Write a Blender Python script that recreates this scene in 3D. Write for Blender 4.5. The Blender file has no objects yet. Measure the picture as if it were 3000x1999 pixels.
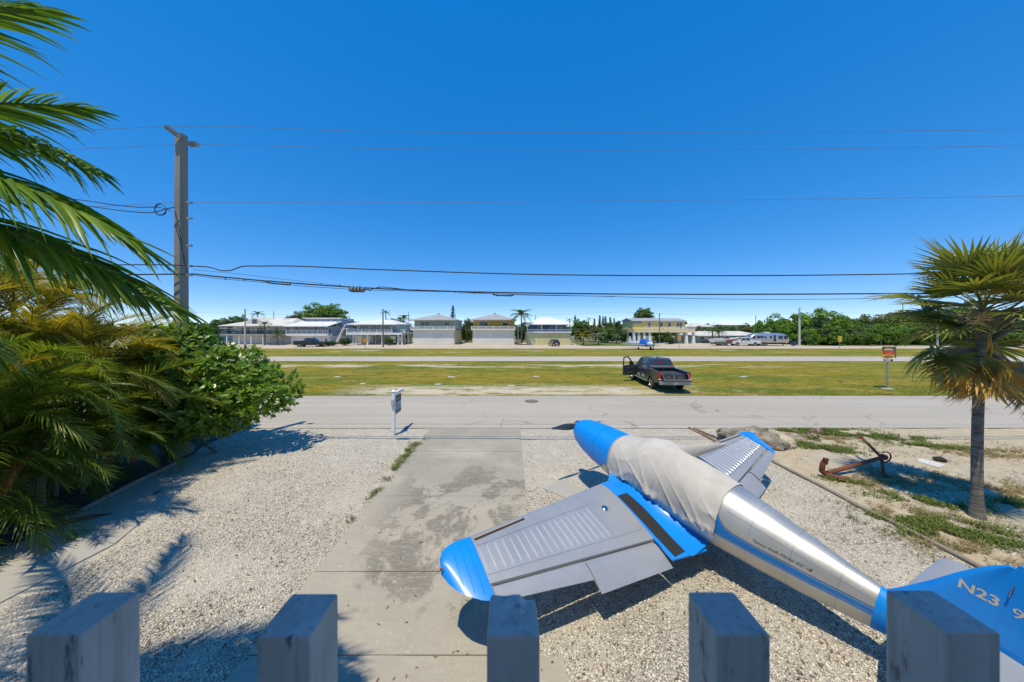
import bpy, bmesh, math, random
import numpy as np
from mathutils import Vector, Matrix, noise as mnoise
R = math.radians
random.seed(7); rng = np.random.default_rng(11)
scene = bpy.context.scene
col = scene.collection

# ---------------------------------------------------------------- camera, sky, sun, exposure
FPX, EYE, VH = 880.0, 4.05, 961.0            # focal length (photo pixels), eye height, horizon row
cam_d = bpy.data.cameras.new('camera'); cam = bpy.data.objects.new('camera', cam_d); col.objects.link(cam)
cam.location = (0, 0, EYE); cam.rotation_euler = (R(90), 0, 0)
cam_d.sensor_width = 36.0; cam_d.lens = 36.0 * FPX / 3000.0
cam_d.shift_y = -(999.5 - VH) / 3000.0
cam_d.clip_start = 0.02; cam_d.clip_end = 3000.0
cam_d.dof.use_dof = True; cam_d.dof.focus_distance = 14.0; cam_d.dof.aperture_fstop = 9.0
scene.camera = cam

SUN_X, SUN_Y = -0.16, -0.32                  # towards the sun, per metre of height
world = bpy.data.worlds.new('World'); scene.world = world; world.use_nodes = True
wn, wl = world.node_tree.nodes, world.node_tree.links
for n in list(wn): wn.remove(n)
sky = wn.new('ShaderNodeTexSky'); sky.sky_type = 'NISHITA'; sky.sun_disc = False
sky.sun_elevation = math.atan2(1.0, math.hypot(SUN_X, SUN_Y)); sky.sun_rotation = math.atan2(SUN_X, SUN_Y)
sky.altitude = 6000.0; sky.air_density = 1.0; sky.dust_density = 0.0; sky.ozone_density = 1.5
hs = wn.new('ShaderNodeHueSaturation'); hs.inputs['Saturation'].default_value = 2.46; hs.inputs['Value'].default_value = 3.55
hs.inputs['Hue'].default_value = 0.5105
bg = wn.new('ShaderNodeBackground'); bg.inputs['Strength'].default_value = 0.145
wo = wn.new('ShaderNodeOutputWorld')
gm = wn.new('ShaderNodeGamma'); gm.inputs['Gamma'].default_value = 0.4      # the photograph's compressed tonal range
wl.new(sky.outputs[0], gm.inputs['Color']); wl.new(gm.outputs[0], hs.inputs['Color']); wl.new(hs.outputs[0], bg.inputs['Color']); wl.new(bg.outputs[0], wo.inputs['Surface'])
sun_d = bpy.data.lights.new('sun', 'SUN'); sun_d.energy = 4.6; sun_d.angle = R(0.53); sun_d.color = (1.0, 0.89, 0.68)
sun = bpy.data.objects.new('sun', sun_d); col.objects.link(sun)
sun.rotation_euler = Vector((SUN_X, SUN_Y, 1.0)).to_track_quat('Z', 'Y').to_euler(); sun.location = (-5, -10, 40)
vs = scene.view_settings
vs.view_transform = 'Standard'; vs.look = 'None'; vs.exposure = 0.0; vs.gamma = 1.0; vs.use_curve_mapping = False
scene.cycles.max_bounces = 6; scene.cycles.transparent_max_bounces = 8

# ---------------------------------------------------------------- helpers
def at(u, v, z=0.0):
    d = FPX * (EYE - z) / (v - VH)
    return Vector(((u - 1500) * d / FPX, d, z))
def atd(u, v, d):
    return Vector(((u - 1500) * d / FPX, d, EYE - (v - VH) * d / FPX))

def tag(o, label=None, cat=None, group=None, kind=None):
    if label: o['label'] = label
    if cat: o['category'] = cat
    if group: o['group'] = group
    if kind: o['kind'] = kind
    return o
def thing(name, label, cat, loc=(0, 0, 0), rz=0.0, group=None):
    o = bpy.data.objects.new(name, None); col.objects.link(o)
    o.empty_display_size = 0.2; o.location = loc; o.rotation_euler = (0, 0, rz)
    return tag(o, label, cat, group)
def link_mesh(name, me, mat, parent=None, smooth=False, loc=(0, 0, 0), rot=None, scale=None):
    o = bpy.data.objects.new(name, me); col.objects.link(o)
    if mat is not None and not me.materials: me.materials.append(mat)
    if smooth: me.polygons.foreach_set('use_smooth', [True] * len(me.polygons))
    if parent: o.parent = parent
    o.location = loc
    if rot: o.rotation_euler = rot
    if scale: o.scale = scale if hasattr(scale, '__len__') else (scale,) * 3
    return o
def npmesh(name, V, Fc):
    V = np.asarray(V, np.float32).reshape(-1, 3); Fc = np.asarray(Fc, np.int32); k = Fc.shape[1]; m = Fc.shape[0]
    me = bpy.data.meshes.new(name)
    me.vertices.add(len(V)); me.vertices.foreach_set('co', V.ravel())
    me.loops.add(m * k); me.loops.foreach_set('vertex_index', Fc.ravel())
    me.polygons.add(m); me.polygons.foreach_set('loop_start', np.arange(0, m * k, k, dtype=np.int32))
    me.update(calc_edges=True); me.validate()
    return me
class MB:
    """collects shapes of ONE part and links them as one mesh"""
    def __init__(s): s.V = []; s.F = []
    def add(s, V, F):
        b = len(s.V); s.V += [tuple(v) for v in V]; s.F += [tuple(i + b for i in f) for f in F]; return s
    def box(s, x0, x1, y0, y1, z0, z1):
        return s.add([(x0, y0, z0), (x1, y0, z0), (x1, y1, z0), (x0, y1, z0), (x0, y0, z1), (x1, y0, z1), (x1, y1, z1), (x0, y1, z1)],
                     [(0, 3, 2, 1), (4, 5, 6, 7), (0, 1, 5, 4), (1, 2, 6, 5), (2, 3, 7, 6), (3, 0, 4, 7)])
    def prism(s, pts, axis, a0, a1):
        """pts: 2D outline, extruded along axis"""
        n = len(pts)
        def p(q, a): return {'x': (a, q[0], q[1]), 'y': (q[0], a, q[1]), 'z': (q[0], q[1], a)}[axis]
        return s.add([p(q, a0) for q in pts] + [p(q, a1) for q in pts],
                     [tuple(range(n))[::-1], tuple(range(n, 2 * n))] + [(i, (i + 1) % n, n + (i + 1) % n, n + i) for i in range(n)])
    def tube(s, pts, rad, n=8, caps=True):
        pts = [Vector(p) for p in pts]; rr = rad if hasattr(rad, '__len__') else [rad] * len(pts)
        V = []; F = []; side = None
        for i, p in enumerate(pts):
            t = (pts[min(i + 1, len(pts) - 1)] - pts[max(i - 1, 0)]).normalized()
            if side is None:
                side = t.orthogonal().normalized()
            side = (side - t * side.dot(t)).normalized(); up = t.cross(side)
            for k in range(n):
                a = 2 * math.pi * k / n
                V.append(p + side * (math.cos(a) * rr[i]) + up * (math.sin(a) * rr[i]))
        for i in range(len(pts) - 1):
            for k in range(n):
                F.append((i * n + k, i * n + (k + 1) % n, (i + 1) * n + (k + 1) % n, (i + 1) * n + k))
        if caps:
            F.append(tuple(range(n))[::-1]); F.append(tuple(range((len(pts) - 1) * n, len(pts) * n)))
        return s.add(V, F)
    def cyl(s, c, axis, r, l, n=20, r2=None):
        c = Vector(c); a = Vector({'x': (1, 0, 0), 'y': (0, 1, 0), 'z': (0, 0, 1)}[axis])
        return s.tube([c - a * l / 2, c + a * l / 2], [r, r if r2 is None else r2], n)
    def grid(s, P, closed=False, capfirst=False, caplast=False):
        """P: rows of points"""
        nr, nc = len(P), len(P[0]); V = [q for r in P for q in r]; F = []
        for i in range(nr - 1):
            for j in range(nc if closed else nc - 1):
                F.append((i * nc + j, i * nc + (j + 1) % nc, (i + 1) * nc + (j + 1) % nc, (i + 1) * nc + j))
        if capfirst: F.append(tuple(range(nc))[::-1])
        if caplast: F.append(tuple(range((nr - 1) * nc, nr * nc)))
        return s.add(V, F)
    def build(s, name, mat, parent=None, smooth=False, bevel=0.0, fix=True, **kw):
        me = bpy.data.meshes.new(name); me.from_pydata(s.V, [], s.F); me.update()
        if fix or bevel:
            bm = bmesh.new(); bm.from_mesh(me)
            if bevel:
                es = [e for e in bm.edges if len(e.link_faces) == 2 and e.calc_face_angle(0) > 0.5]
                bmesh.ops.bevel(bm, geom=es, offset=bevel, segments=2, affect='EDGES', profile=0.6, clamp_overlap=True)
            bmesh.ops.recalc_face_normals(bm, faces=bm.faces); bm.to_mesh(me); bm.free()
        o = link_mesh(name, me, mat, parent, smooth, **kw)
        if smooth:
            try: me.set_sharp_from_angle(angle=R(40))
            except Exception: pass
        return o
def box(name, mat, parent, x0, x1, y0, y1, z0, z1, bevel=0.0):
    return MB().box(x0, x1, y0, y1, z0, z1).build(name, mat, parent, bevel=bevel)
def copy_tree(o, parent=None, label=None, group=None):
    c = o.copy(); col.objects.link(c); c.parent = parent
    if label: c['label'] = label
    if group: c['group'] = group
    for ch in list(o.children): copy_tree(ch, c)
    return c
def nz(x, y=0.0, z=0.0): return mnoise.noise(Vector((x, y, z)))
def text_mesh(body, size=1.0, shear=0.0, extrude=0.0, align='LEFT', bold=0.0):
    c = bpy.data.curves.new('lettering', 'FONT'); c.body = body; c.size = size; c.shear = shear; c.extrude = extrude; c.align_x = align; c.offset = bold
    o = bpy.data.objects.new('lettering', c); col.objects.link(o); bpy.context.view_layer.update()
    me = bpy.data.meshes.new_from_object(o.evaluated_get(bpy.context.evaluated_depsgraph_get()))
    bpy.data.objects.remove(o); me.materials.clear()
    return me

# ---------------------------------------------------------------- materials
def nd(nt, t, **kw):
    n = nt.nodes.new(t)
    for k, v in kw.items():
        if k in ('operation', 'data_type', 'blend_type', 'noise_dimensions', 'feature', 'distance', 'bands_direction', 'wave_type', 'rings_direction', 'wave_profile', 'interpolation_type'): setattr(n, k, v)
        else: n.inputs[k.replace('_', ' ')].default_value = v
    return n
def rgba(c): return (c[0], c[1], c[2], 1.0)
class M:
    """a procedural Principled material with layers of noise colour"""
    def __init__(s, name, base, rough=0.6, metal=0.0, spec=0.5, coords='Object'):
        s.m = bpy.data.materials.new(name); s.m.use_nodes = True; s.nt = s.m.node_tree
        s.b = s.nt.nodes['Principled BSDF']; s.out = s.nt.nodes['Material Output']
        s.b.inputs['Roughness'].default_value = rough; s.b.inputs['Metallic'].default_value = metal
        s.b.inputs['Specular IOR Level'].default_value = spec
        tc = nd(s.nt, 'ShaderNodeTexCoord'); s.co = tc.outputs[coords]
        rgb = nd(s.nt, 'ShaderNodeRGB'); rgb.outputs[0].default_value = rgba(base); s.c = rgb.outputs[0]
        s.height = None
        s.L = s.nt.links.new
    def mapped(s, stretch):
        if stretch is None: return s.co
        mp = nd(s.nt, 'ShaderNodeMapping'); mp.inputs['Scale'].default_value = stretch; s.L(s.co, mp.inputs['Vector']); return mp.outputs[0]
    def noise(s, scale, stretch=None, detail=4.0, rough=0.55, dist=0.0):
        n = nd(s.nt, 'ShaderNodeTexNoise'); n.inputs['Scale'].default_value = scale; n.inputs['Detail'].default_value = detail
        n.inputs['Roughness'].default_value = rough; n.inputs['Distortion'].default_value = dist
        s.L(s.mapped(stretch), n.inputs['Vector']); return n.outputs['Fac']
    def ramp(s, f, lo, hi, a=0.0, b=1.0):
        n = nd(s.nt, 'ShaderNodeMapRange'); n.inputs['From Min'].default_value = lo; n.inputs['From Max'].default_value = hi
        n.inputs['To Min'].default_value = a; n.inputs['To Max'].default_value = b; n.clamp = True; s.L(f, n.inputs['Value']); return n.outputs[0]
    def mix(s, f, c2, amount=1.0, mode='MIX'):
        n = nd(s.nt, 'ShaderNodeMixRGB', blend_type=mode); 
        if amount != 1.0:
            mm = nd(s.nt, 'ShaderNodeMath', operation='MULTIPLY'); s.L(f, mm.inputs[0]); mm.inputs[1].default_value = amount; f = mm.outputs[0]
        s.L(f, n.inputs[0]); s.L(s.c, n.inputs[1])
        if hasattr(c2, '__len__'): n.inputs[2].default_value = rgba(c2)
        else: s.L(c2, n.inputs[2])
        s.c = n.outputs[0]; return s
    def layer(s, scale, c2, lo=0.45, hi=0.6, stretch=None, detail=4.0, amount=1.0, dist=0.0, rough=0.55):
        return s.mix(s.ramp(s.noise(scale, stretch, detail, rough, dist), lo, hi), c2, amount)
    def island(s, c2, amount=1.0, lo=0.0, hi=1.0):
        g = nd(s.nt, 'ShaderNodeNewGeometry'); return s.mix(s.ramp(g.outputs['Random Per Island'], lo, hi), c2, amount)
    def perobj(s, c2, amount=1.0):
        g = nd(s.nt, 'ShaderNodeObjectInfo'); return s.mix(g.outputs['Random'], c2, amount)
    def voro(s, scale, feature='F1', out='Distance', stretch=None):
        n = nd(s.nt, 'ShaderNodeTexVoronoi', feature=feature); n.inputs['Scale'].default_value = scale; s.L(s.mapped(stretch), n.inputs['Vector']); return n.outputs[out]
    def bump(s, f, strength=0.3, dist=0.02):
        n = nd(s.nt, 'ShaderNodeBump'); n.inputs['Strength'].default_value = strength; n.inputs['Distance'].default_value = dist
        s.L(f, n.inputs['Height']); 
        if s.height is not None: s.L(s.height, n.inputs['Normal'])
        s.height = n.outputs[0]; return s
    def roughvar(s, scale, a, b, stretch=None):
        s.L(s.ramp(s.noise(scale, stretch), 0.3, 0.7, a, b), s.b.inputs['Roughness']); return s
    def done(s, translucent=0.0, tcol=None):
        s.L(s.c, s.b.inputs['Base Color'])
        if s.height is not None: s.L(s.height, s.b.inputs['Normal'])
        if translucent:
            t = nd(s.nt, 'ShaderNodeBsdfTranslucent'); mx = nd(s.nt, 'ShaderNodeMixShader'); mx.inputs[0].default_value = translucent
            if tcol:
                k = nd(s.nt, 'ShaderNodeMixRGB', blend_type='MULTIPLY'); k.inputs[0].default_value = 1; s.L(s.c, k.inputs[1]); k.inputs[2].default_value = rgba(tcol); s.L(k.outputs[0], t.inputs[0])
            else: s.L(s.c, t.inputs[0])
            s.L(s.b.outputs[0], mx.inputs[1]); s.L(t.outputs[0], mx.inputs[2]); s.L(mx.outputs[0], s.out.inputs[0])
        return s.m
def simple(name, base, rough=0.6, metal=0.0, var=None, vs_=3.0, spec=0.5, bump=0.0, bs=40.0):
    m = M(name, base, rough, metal, spec)
    c2 = var if var else tuple(c * 0.78 for c in base)
    m.layer(vs_, c2, 0.35, 0.75, amount=0.7)
    if bump: m.bump(m.noise(bs), bump, 0.01)
    return m.done()
def fwhite(name, base, lo=.5): return M(name, base, 0.55).layer(1.3, tuple(c * 0.8 for c in base), 0.45, 0.8, stretch=(1, 1, .25), amount=.8).layer(9, tuple(c * .88 for c in base), .5, .8).done()

WHITE = fwhite('white paint', (.74, .74, .72)); OFFWHITE = fwhite('off white siding', (.62, .60, .54))
CREAM = fwhite('cream siding', (.72, .61, .36)); PALEYEL = fwhite('pale yellow siding', (.56, .54, .33))
ORANGE = fwhite('ochre siding', (.66, .42, .07)); YELLOW = fwhite('yellow siding', (.74, .56, .18)); GREENISH = fwhite('pale green siding', (.42, .53, .42))
BLUEWALL = fwhite('blue wall', (.10, .24, .48)); GREYBLUE = fwhite('grey blue siding', (.24, .29, .36)); AQUA = fwhite('pale aqua siding', (.45, .62, .62))
GREYROOF = M('ribbed grey roof', (.48, .47, .44), .45, .2)
def seams(m, axis_stretch, c2, amount=.5):
    w = nd(m.nt, 'ShaderNodeTexWave', wave_type='BANDS', bands_direction='X'); w.inputs['Scale'].default_value = axis_stretch; w.inputs['Distortion'].default_value = 0
    m.L(m.co, w.inputs['Vector']); return m.mix(m.ramp(w.outputs['Fac'], .0, .25, 1, 0), c2, amount).bump(w.outputs['Fac'], .25, .03)
GREYROOF = seams(GREYROOF.layer(.6, (.40, .39, .37), .4, .7), .75, (.3, .3, .29)).done()
WHITEROOF = seams(M('ribbed white roof', (.80, .80, .79), .4).layer(.6, (.70, .70, .69), .4, .7), .75, (.6, .6, .6)).done()
OLDROOF = M('weathered white roof', (.62, .60, .55), .6).layer(.5, (.48, .46, .42), .45, .65).layer(4, (.40, .38, .34), .55, .75, amount=.6).done()
GARAGE = seams(M('white ribbed hangar door', (.70, .69, .63), .45).layer(.3, (.62, .61, .55), .4, .7), .95, (.54, .53, .48)).done()
GARAGE_Y = seams(M('pale yellow hangar door', (.62, .58, .30), .5).layer(.3, (.54, .50, .25), .4, .7), .55, (.42, .40, .22)).done()
GLASS = M('window glass', (.02, .03, .045), .06, 0, .8).layer(1.2, (.05, .07, .09), .4, .7).done()
DARK = simple('dark shade', (.03, .032, .035), .7); DARKWOOD = simple('dark stained wood', (.06, .045, .035), .7)
BLACKMETAL = simple('black metal', (.02, .02, .022), .45); RUBBER = simple('tyre rubber', (.022, .022, .022), .85); CHROME = simple('bright metal', (.62, .63, .65), .2, 1.0)
GALV = simple('galvanised steel', (.36, .38, .38), .45, .6)
_m = M('weathered concrete', (.26, .245, .205), .85); _m.layer(1.6, (.17, .16, .135), .42, .66, stretch=(1, 1, .18)).layer(16, (.32, .30, .25), .52, .75, amount=.6); CONCRETE = _m.bump(_m.noise(60), .3, .005).done()
_m = M('pale concrete', (.52, .50, .45), .85); _m.layer(2, (.42, .40, .36), .42, .66).layer(20, (.58, .56, .50), .52, .75, amount=.6); PALECONC = _m.bump(_m.noise(50), .3, .005).done()
WOODPOLE = simple('weathered timber pole', (.16, .13, .10), .9, var=(.10, .08, .065), vs_=6)
BARK = M('bark', (.17, .15, .12), .95); BARK = BARK.layer(5, (.09, .078, .062), .4, .6, stretch=(1, 1, .3)).layer(25, (.24, .215, .18), .5, .75, amount=.6).done()
# ================================================================ THE SETTING
def ground_mats():
    g = {}
    m = M('scrub soil', (.20, .19, .10), .95); m.layer(.05, (.10, .13, .04), .4, .6).layer(.6, (.30, .26, .17), .5, .7); g['scrub'] = m.done()
    m = M('shell gravel', (.66, .615, .52), .9)
    g1 = m.voro(48, out='Color'); sp = nd(m.nt, 'ShaderNodeSeparateColor'); m.L(g1, sp.inputs[0])
    m.mix(m.ramp(sp.outputs[0], .35, .9), (.47, .42, .335)).mix(m.ramp(sp.outputs[1], .78, .97), (.16, .15, .13))
    m.mix(m.ramp(m.voro(48, 'DISTANCE_TO_EDGE'), .0, .10, 1, 0), (.20, .185, .155), .75)
    m.layer(.45, (.46, .40, .30), .45, .7, amount=.7).layer(.16, (.50, .455, .37), .42, .6, amount=.5).layer(2.5, (.66, .61, .50), .5, .75, amount=.5)
    m.bump(m.voro(48), .9, .02); m.bump(m.noise(7), .5, .06); g['gravel'] = m.done()
    m = M('pale sand', (.44, .36, .235), .95)
    m.layer(.35, (.41, .36, .27), .42, .62).layer(3.2, (.52, .455, .335), .5, .7).layer(10, (.42, .35, .24), .56, .7, amount=.7, detail=6).layer(38, (.22, .20, .17), .60, .68, detail=5).layer(1.1, (.42, .35, .22), .58, .75, amount=.6)
    m.bump(m.noise(28, detail=6), .8, .03); m.bump(m.noise(3), .6, .1); g['sand'] = m.done()
    m = M('driveway concrete', (.37, .335, .27), .85)
    sx = nd(m.nt, 'ShaderNodeSeparateXYZ'); m.L(m.co, sx.inputs[0])
    ygrey = m.ramp(sx.outputs['Y'], 6.6, 8.6); m.mix(ygrey, (.265, .25, .205), .85)
    m.layer(.9, (.34, .31, .25), .42, .62, amount=.8).layer(.35, (.48, .435, .345), .5, .7, stretch=(1, 2, 1), amount=.7)
    stain = m.ramp(m.noise(.62, (1.0, .8, 1), 12, .68, .35), .505, .545)
    yb = nd(m.nt, 'ShaderNodeMath', operation='MULTIPLY'); m.L(m.ramp(sx.outputs['Y'], 3.9, 4.7), yb.inputs[0]); m.L(m.ramp(sx.outputs['Y'], 9.5, 8.0), yb.inputs[1])
    xb = nd(m.nt, 'ShaderNodeMath', operation='MULTIPLY'); m.L(m.ramp(sx.outputs['X'], -3.1, -2.3), xb.inputs[0]); m.L(yb.outputs[0], xb.inputs[1])
    st = nd(m.nt, 'ShaderNodeMath', operation='MULTIPLY'); m.L(stain, st.inputs[0]); m.L(xb.outputs[0], st.inputs[1])
    m.mix(st.outputs[0], (.15, .135, .105), .75)
    m.layer(42, (.28, .26, .22), .56, .70, amount=.55, detail=6).layer(11, (.33, .30, .24), .50, .66, stretch=(.35, 1.6, 1), amount=.6, detail=8).layer(22, (.50, .46, .37), .58, .70, amount=.5, detail=6).layer(6, (.48, .44, .36), .6, .8, stretch=(.3, 4, 1), amount=.5)
    m.bump(m.noise(90), .25, .004); g['drive'] = m.done()
    m = M('street asphalt', (.40, .365, .305), .9)
    m.layer(.25, (.365, .33, .275), .4, .65, stretch=(.3, 1.5, 1)).layer(2.2, (.425, .39, .325), .5, .75, stretch=(.2, 2, 1), amount=.7).layer(90, (.33, .32, .29), .55, .75, amount=.6)
    wv = nd(m.nt, 'ShaderNodeTexNoise'); wv.inputs['Scale'].default_value = .9; wv.inputs['Detail'].default_value = 5; m.L(m.co, wv.inputs['Vector'])
    va = nd(m.nt, 'ShaderNodeVectorMath', operation='ADD'); m.L(m.co, va.inputs[0]); m.L(wv.outputs['Color'], va.inputs[1])
    vo = nd(m.nt, 'ShaderNodeTexVoronoi', feature='DISTANCE_TO_EDGE'); vo.inputs['Scale'].default_value = .22; m.L(va.outputs[0], vo.inputs['Vector'])
    gate = m.ramp(m.noise(.3), .46, .56); cr = m.ramp(vo.outputs['Distance'], .0, .0075, 1, 0)
    mu = nd(m.nt, 'ShaderNodeMath', operation='MULTIPLY'); m.L(gate, mu.inputs[0]); m.L(cr, mu.inputs[1]); m.mix(mu.outputs[0], (.13, .125, .11), .8)
    m.layer(1.7, (.20, .19, .17), .70, .75, stretch=(.6, 2, 1), amount=.7).layer(.18, (.33, .30, .25), .5, .62, stretch=(.05, 5, 1), amount=.55).layer(.5, (.46, .43, .37), .56, .68, stretch=(.08, 4, 1), amount=.5)
    m.bump(m.noise(120), .3, .004); g['street'] = m.done()
    m = M('field grass', (.29, .24, .018), .9, spec=.2)
    m.layer(.13, (.125, .185, .012), .46, .58, stretch=(.45, 1.7, 1), detail=6).layer(.45, (.38, .285, .06), .52, .66, stretch=(.55, 1.6, 1), detail=7).layer(1.5, (.095, .125, .008), .52, .64, stretch=(.6, 1.4, 1), detail=6).layer(.8, (.21, .13, .04), .56, .68, stretch=(.4, 2.4, 1), amount=.8, detail=6)
    m.layer(5, (.33, .28, .045), .52, .68, stretch=(.45, 1, 1), amount=.65, detail=6).layer(13, (.06, .075, .006), .52, .66, stretch=(.6, 1, 1), amount=.7, detail=6)
    sx = nd(m.nt, 'ShaderNodeSeparateXYZ'); m.L(m.co, sx.inputs[0])
    def band(y0, y1, y2, y3, x0, x1, x2, x3):
        ms = [m.ramp(sx.outputs['Y'], y0, y1), m.ramp(sx.outputs['Y'], y3, y2), m.ramp(sx.outputs['X'], x0, x1), m.ramp(sx.outputs['X'], x3, x2)]
        k = ms[0]
        for q in ms[1:]:
            n = nd(m.nt, 'ShaderNodeMath', operation='MULTIPLY'); m.L(k, n.inputs[0]); m.L(q, n.inputs[1]); k = n.outputs[0]
        return k
    def sandy(b, scale, lo, hi, stretch):
        n = nd(m.nt, 'ShaderNodeMath', operation='MULTIPLY'); m.L(b, n.inputs[0]); m.L(m.ramp(m.noise(scale, stretch, 7, .65), lo, hi), n.inputs[1]); m.mix(n.outputs[0], (.60, .53, .40), .95)
    sandy(band(17.9, 18.5, 19.9, 21.6, -12, -8, 7, 13), .8, .36, .50, (.6, 1.6, 1))
    sandy(band(17, 17.5, 20.6, 22, -9, -6, 14, 18), 1.3, .55, .66, (.6, 1.6, 1))
    sandy(band(30.3, 31.2, 32.6, 33.8, -30, -25, 22, 30), .4, .47, .57, (.5, 1.5, 1))
    sandy(band(48, 50, 54, 56, -40, -30, 40, 50), .25, .55, .66, (.35, 1.8, 1))
    m.bump(m.noise(9, (.7, 1, 1), 6), 1.0, .12); m.bump(m.noise(45), .8, .03); g['grass'] = m.done()
    m = M('runway', (.44, .40, .335), .9); m.layer(.3, (.39, .35, .295), .4, .65, stretch=(.2, 1, 1)).layer(3, (.47, .43, .36), .5, .75, stretch=(.1, 2, 1), amount=.6); g['runway'] = m.done()
    m = M('far apron', (.50, .42, .32), .9); m.layer(.15, (.42, .355, .265), .4, .65).layer(1.2, (.55, .48, .38), .5, .75, stretch=(.4, 1, 1)); g['apron'] = m.done()
    m = M('far lawn', (.10, .15, .02), .9, spec=.2); m.layer(.5, (.16, .18, .03), .45, .65).layer(4, (.06, .10, .012), .5, .7); m.bump(m.noise(12), .8, .05); g['lawn'] = m.done()
    m = M('leaf mould', (.085, .066, .05), .95); m.layer(9, (.18, .14, .10), .52, .68, detail=6).layer(30, (.30, .26, .21), .60, .70).layer(3, (.05, .04, .032), .45, .6); m.bump(m.noise(24, detail=6), 1, .05); g['mulch'] = m.done()
    m = M('path concrete', (.36, .34, .29), .85); m.layer(1.2, (.36, .35, .32), .42, .6).layer(9, (.42, .40, .35), .55, .75, amount=.6); m.bump(m.noise(70), .25, .004); g['path'] = m.done()
    return g
GM = ground_mats()
def struct(o): o['kind'] = 'structure'; return o
def strip(name, mat, x0, x1, ynear, yfar, z, nx=160, rough_near=0.0, rough_far=0.0, ny=1, relief=0.0, freq=1.3, parent=None):
    P = []
    for j in range(ny + 1):
        row = []
        for i in range(nx + 1):
            x = x0 + (x1 - x0) * i / nx
            a = ynear + rough_near * (nz(x * freq, 3.1) + .5 * nz(x * freq * 3.7, 7.7)); b = yfar + rough_far * (nz(x * freq, 9.3) + .5 * nz(x * freq * 3.7, 1.7))
            y = a + (b - a) * j / ny
            row.append((x, y, z + relief * (nz(x * .9, y * .9) + .4 * nz(x * 3, y * 3)) * (1 if 0 < j < ny else .3)))
        P.append(row)
    o = MB().grid(P).build(name, mat, parent, smooth=relief > 0)
    return o
YROAD0, YROAD1 = 12.08, 17.82
gs = MB().add([(-900, -60, -.05), (900, -60, -.05), (900, 1500, -.05), (-900, 1500, -.05)], [(0, 1, 2, 3)]).build('ground', GM['scrub']); struct(gs)
struct(strip('gravel_yard', GM['gravel'], -40, 7.9, -3, YROAD0 + .25, 0, nx=240, ny=60, relief=.012))
struct(strip('sandy_yard', GM['sand'], 7.86, 46, -3, YROAD0 + .25, .004, nx=190, ny=70, relief=.03))
struct(strip('street', GM['street'], -130, 130, YROAD0, YROAD1, .018, nx=900, rough_near=.045, rough_far=.03, freq=1.6))
struct(strip('field', GM['grass'], -150, 150, YROAD1 - .15, 36.35, .0, nx=300, ny=90, relief=.03))
struct(strip('runway', GM['runway'], -170, 170, 36.2, 42.2, .03, nx=500, rough_near=.07, rough_far=.07, freq=.7))
struct(strip('far_field', GM['grass'], -170, 170, 42.0, 58.6, .0, nx=200, ny=40, relief=.03))
struct(strip('far_road', GM['apron'], -190, 190, 58.4, 66.5, .02, nx=300, rough_near=.15, rough_far=.2, freq=.3))
struct(strip('apron', GM['apron'], -75, 16.5, 66.0, 82.0, .0, nx=40))
struct(strip('lawn', GM['lawn'], 16.0, 54.0, 66.3, 82.0, .012, nx=80, rough_near=.25, freq=.5))
struct(strip('side_drive', GM['apron'], 33, 66, 66.2, 79.0, .026, nx=40, rough_near=.2))

# driveway of concrete slabs with open joints
drive = thing('driveway', None, None); struct(drive)
ed = [3.70, 4.97, 7.20, 9.80, 11.55, 12.16]
for i in range(len(ed) - 1):
    g = .007; x0 = -3.28 + (.03 if i == 4 else 0); b = MB()
    b.prism([(x0, ed[i] + g), (.33, ed[i] + g), (.33, ed[i + 1] - g), (x0, ed[i + 1] - g)], 'z', -.08, .022 + .002 * (i % 2)).build('slab', GM['drive'], drive, bevel=.006)
MB().prism([(-3.28, .2), (.63, .2), (.63, 3.693), (-3.28, 3.693)], 'z', -.08, .021).build('slab', GM['drive'], drive, bevel=.006)
MB().prism([(-3.27, 3.65), (.32, 3.65), (.32, 12.1), (-3.27, 12.1)], 'z', -.09, .004).build('joint_bed', GM['mulch'], drive)
pad = thing('concrete_pad', None, None); struct(pad)
MB().prism([(.78, 7.55), (1.25, 7.95), (2.6, 6.9), (2.2, 6.4)], 'z', -.05, .016).build('slab', GM['path'], pad, bevel=.006)
path = thing('garden_path', None, None); struct(path)
MB().prism([(-8.85, 2.6), (-7.65, 2.6), (-7.42, 5.6), (-8.62, 5.85)], 'z', -.06, .024).build('slab', GM['path'], path, bevel=.006)
MB().prism([(-8.62, 5.865), (-7.42, 5.615), (-8.58, 8.15), (-9.5, 8.0)], 'z', -.06, .026).build('slab', GM['path'], path, bevel=.006)
# planting bed under the palms
P = []
for j in range(31):
    y = 2.6 + 9.3 * j / 30; e = -9.35 - .28 * max(0, y - 6.2) + .22 * nz(y * 1.3, 2) + .1 * nz(y * 4, 5)
    P.append([(-24 + (e + 24) * i / 40, y, .02 + .05 * math.sin(math.pi * min(1, i / 36)) + .03 * nz(i * .9, y * 2) if i < 40 else .006) for i in range(41)])
struct(MB().grid(P).build('planting_bed', GM['mulch'], smooth=True))

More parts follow.
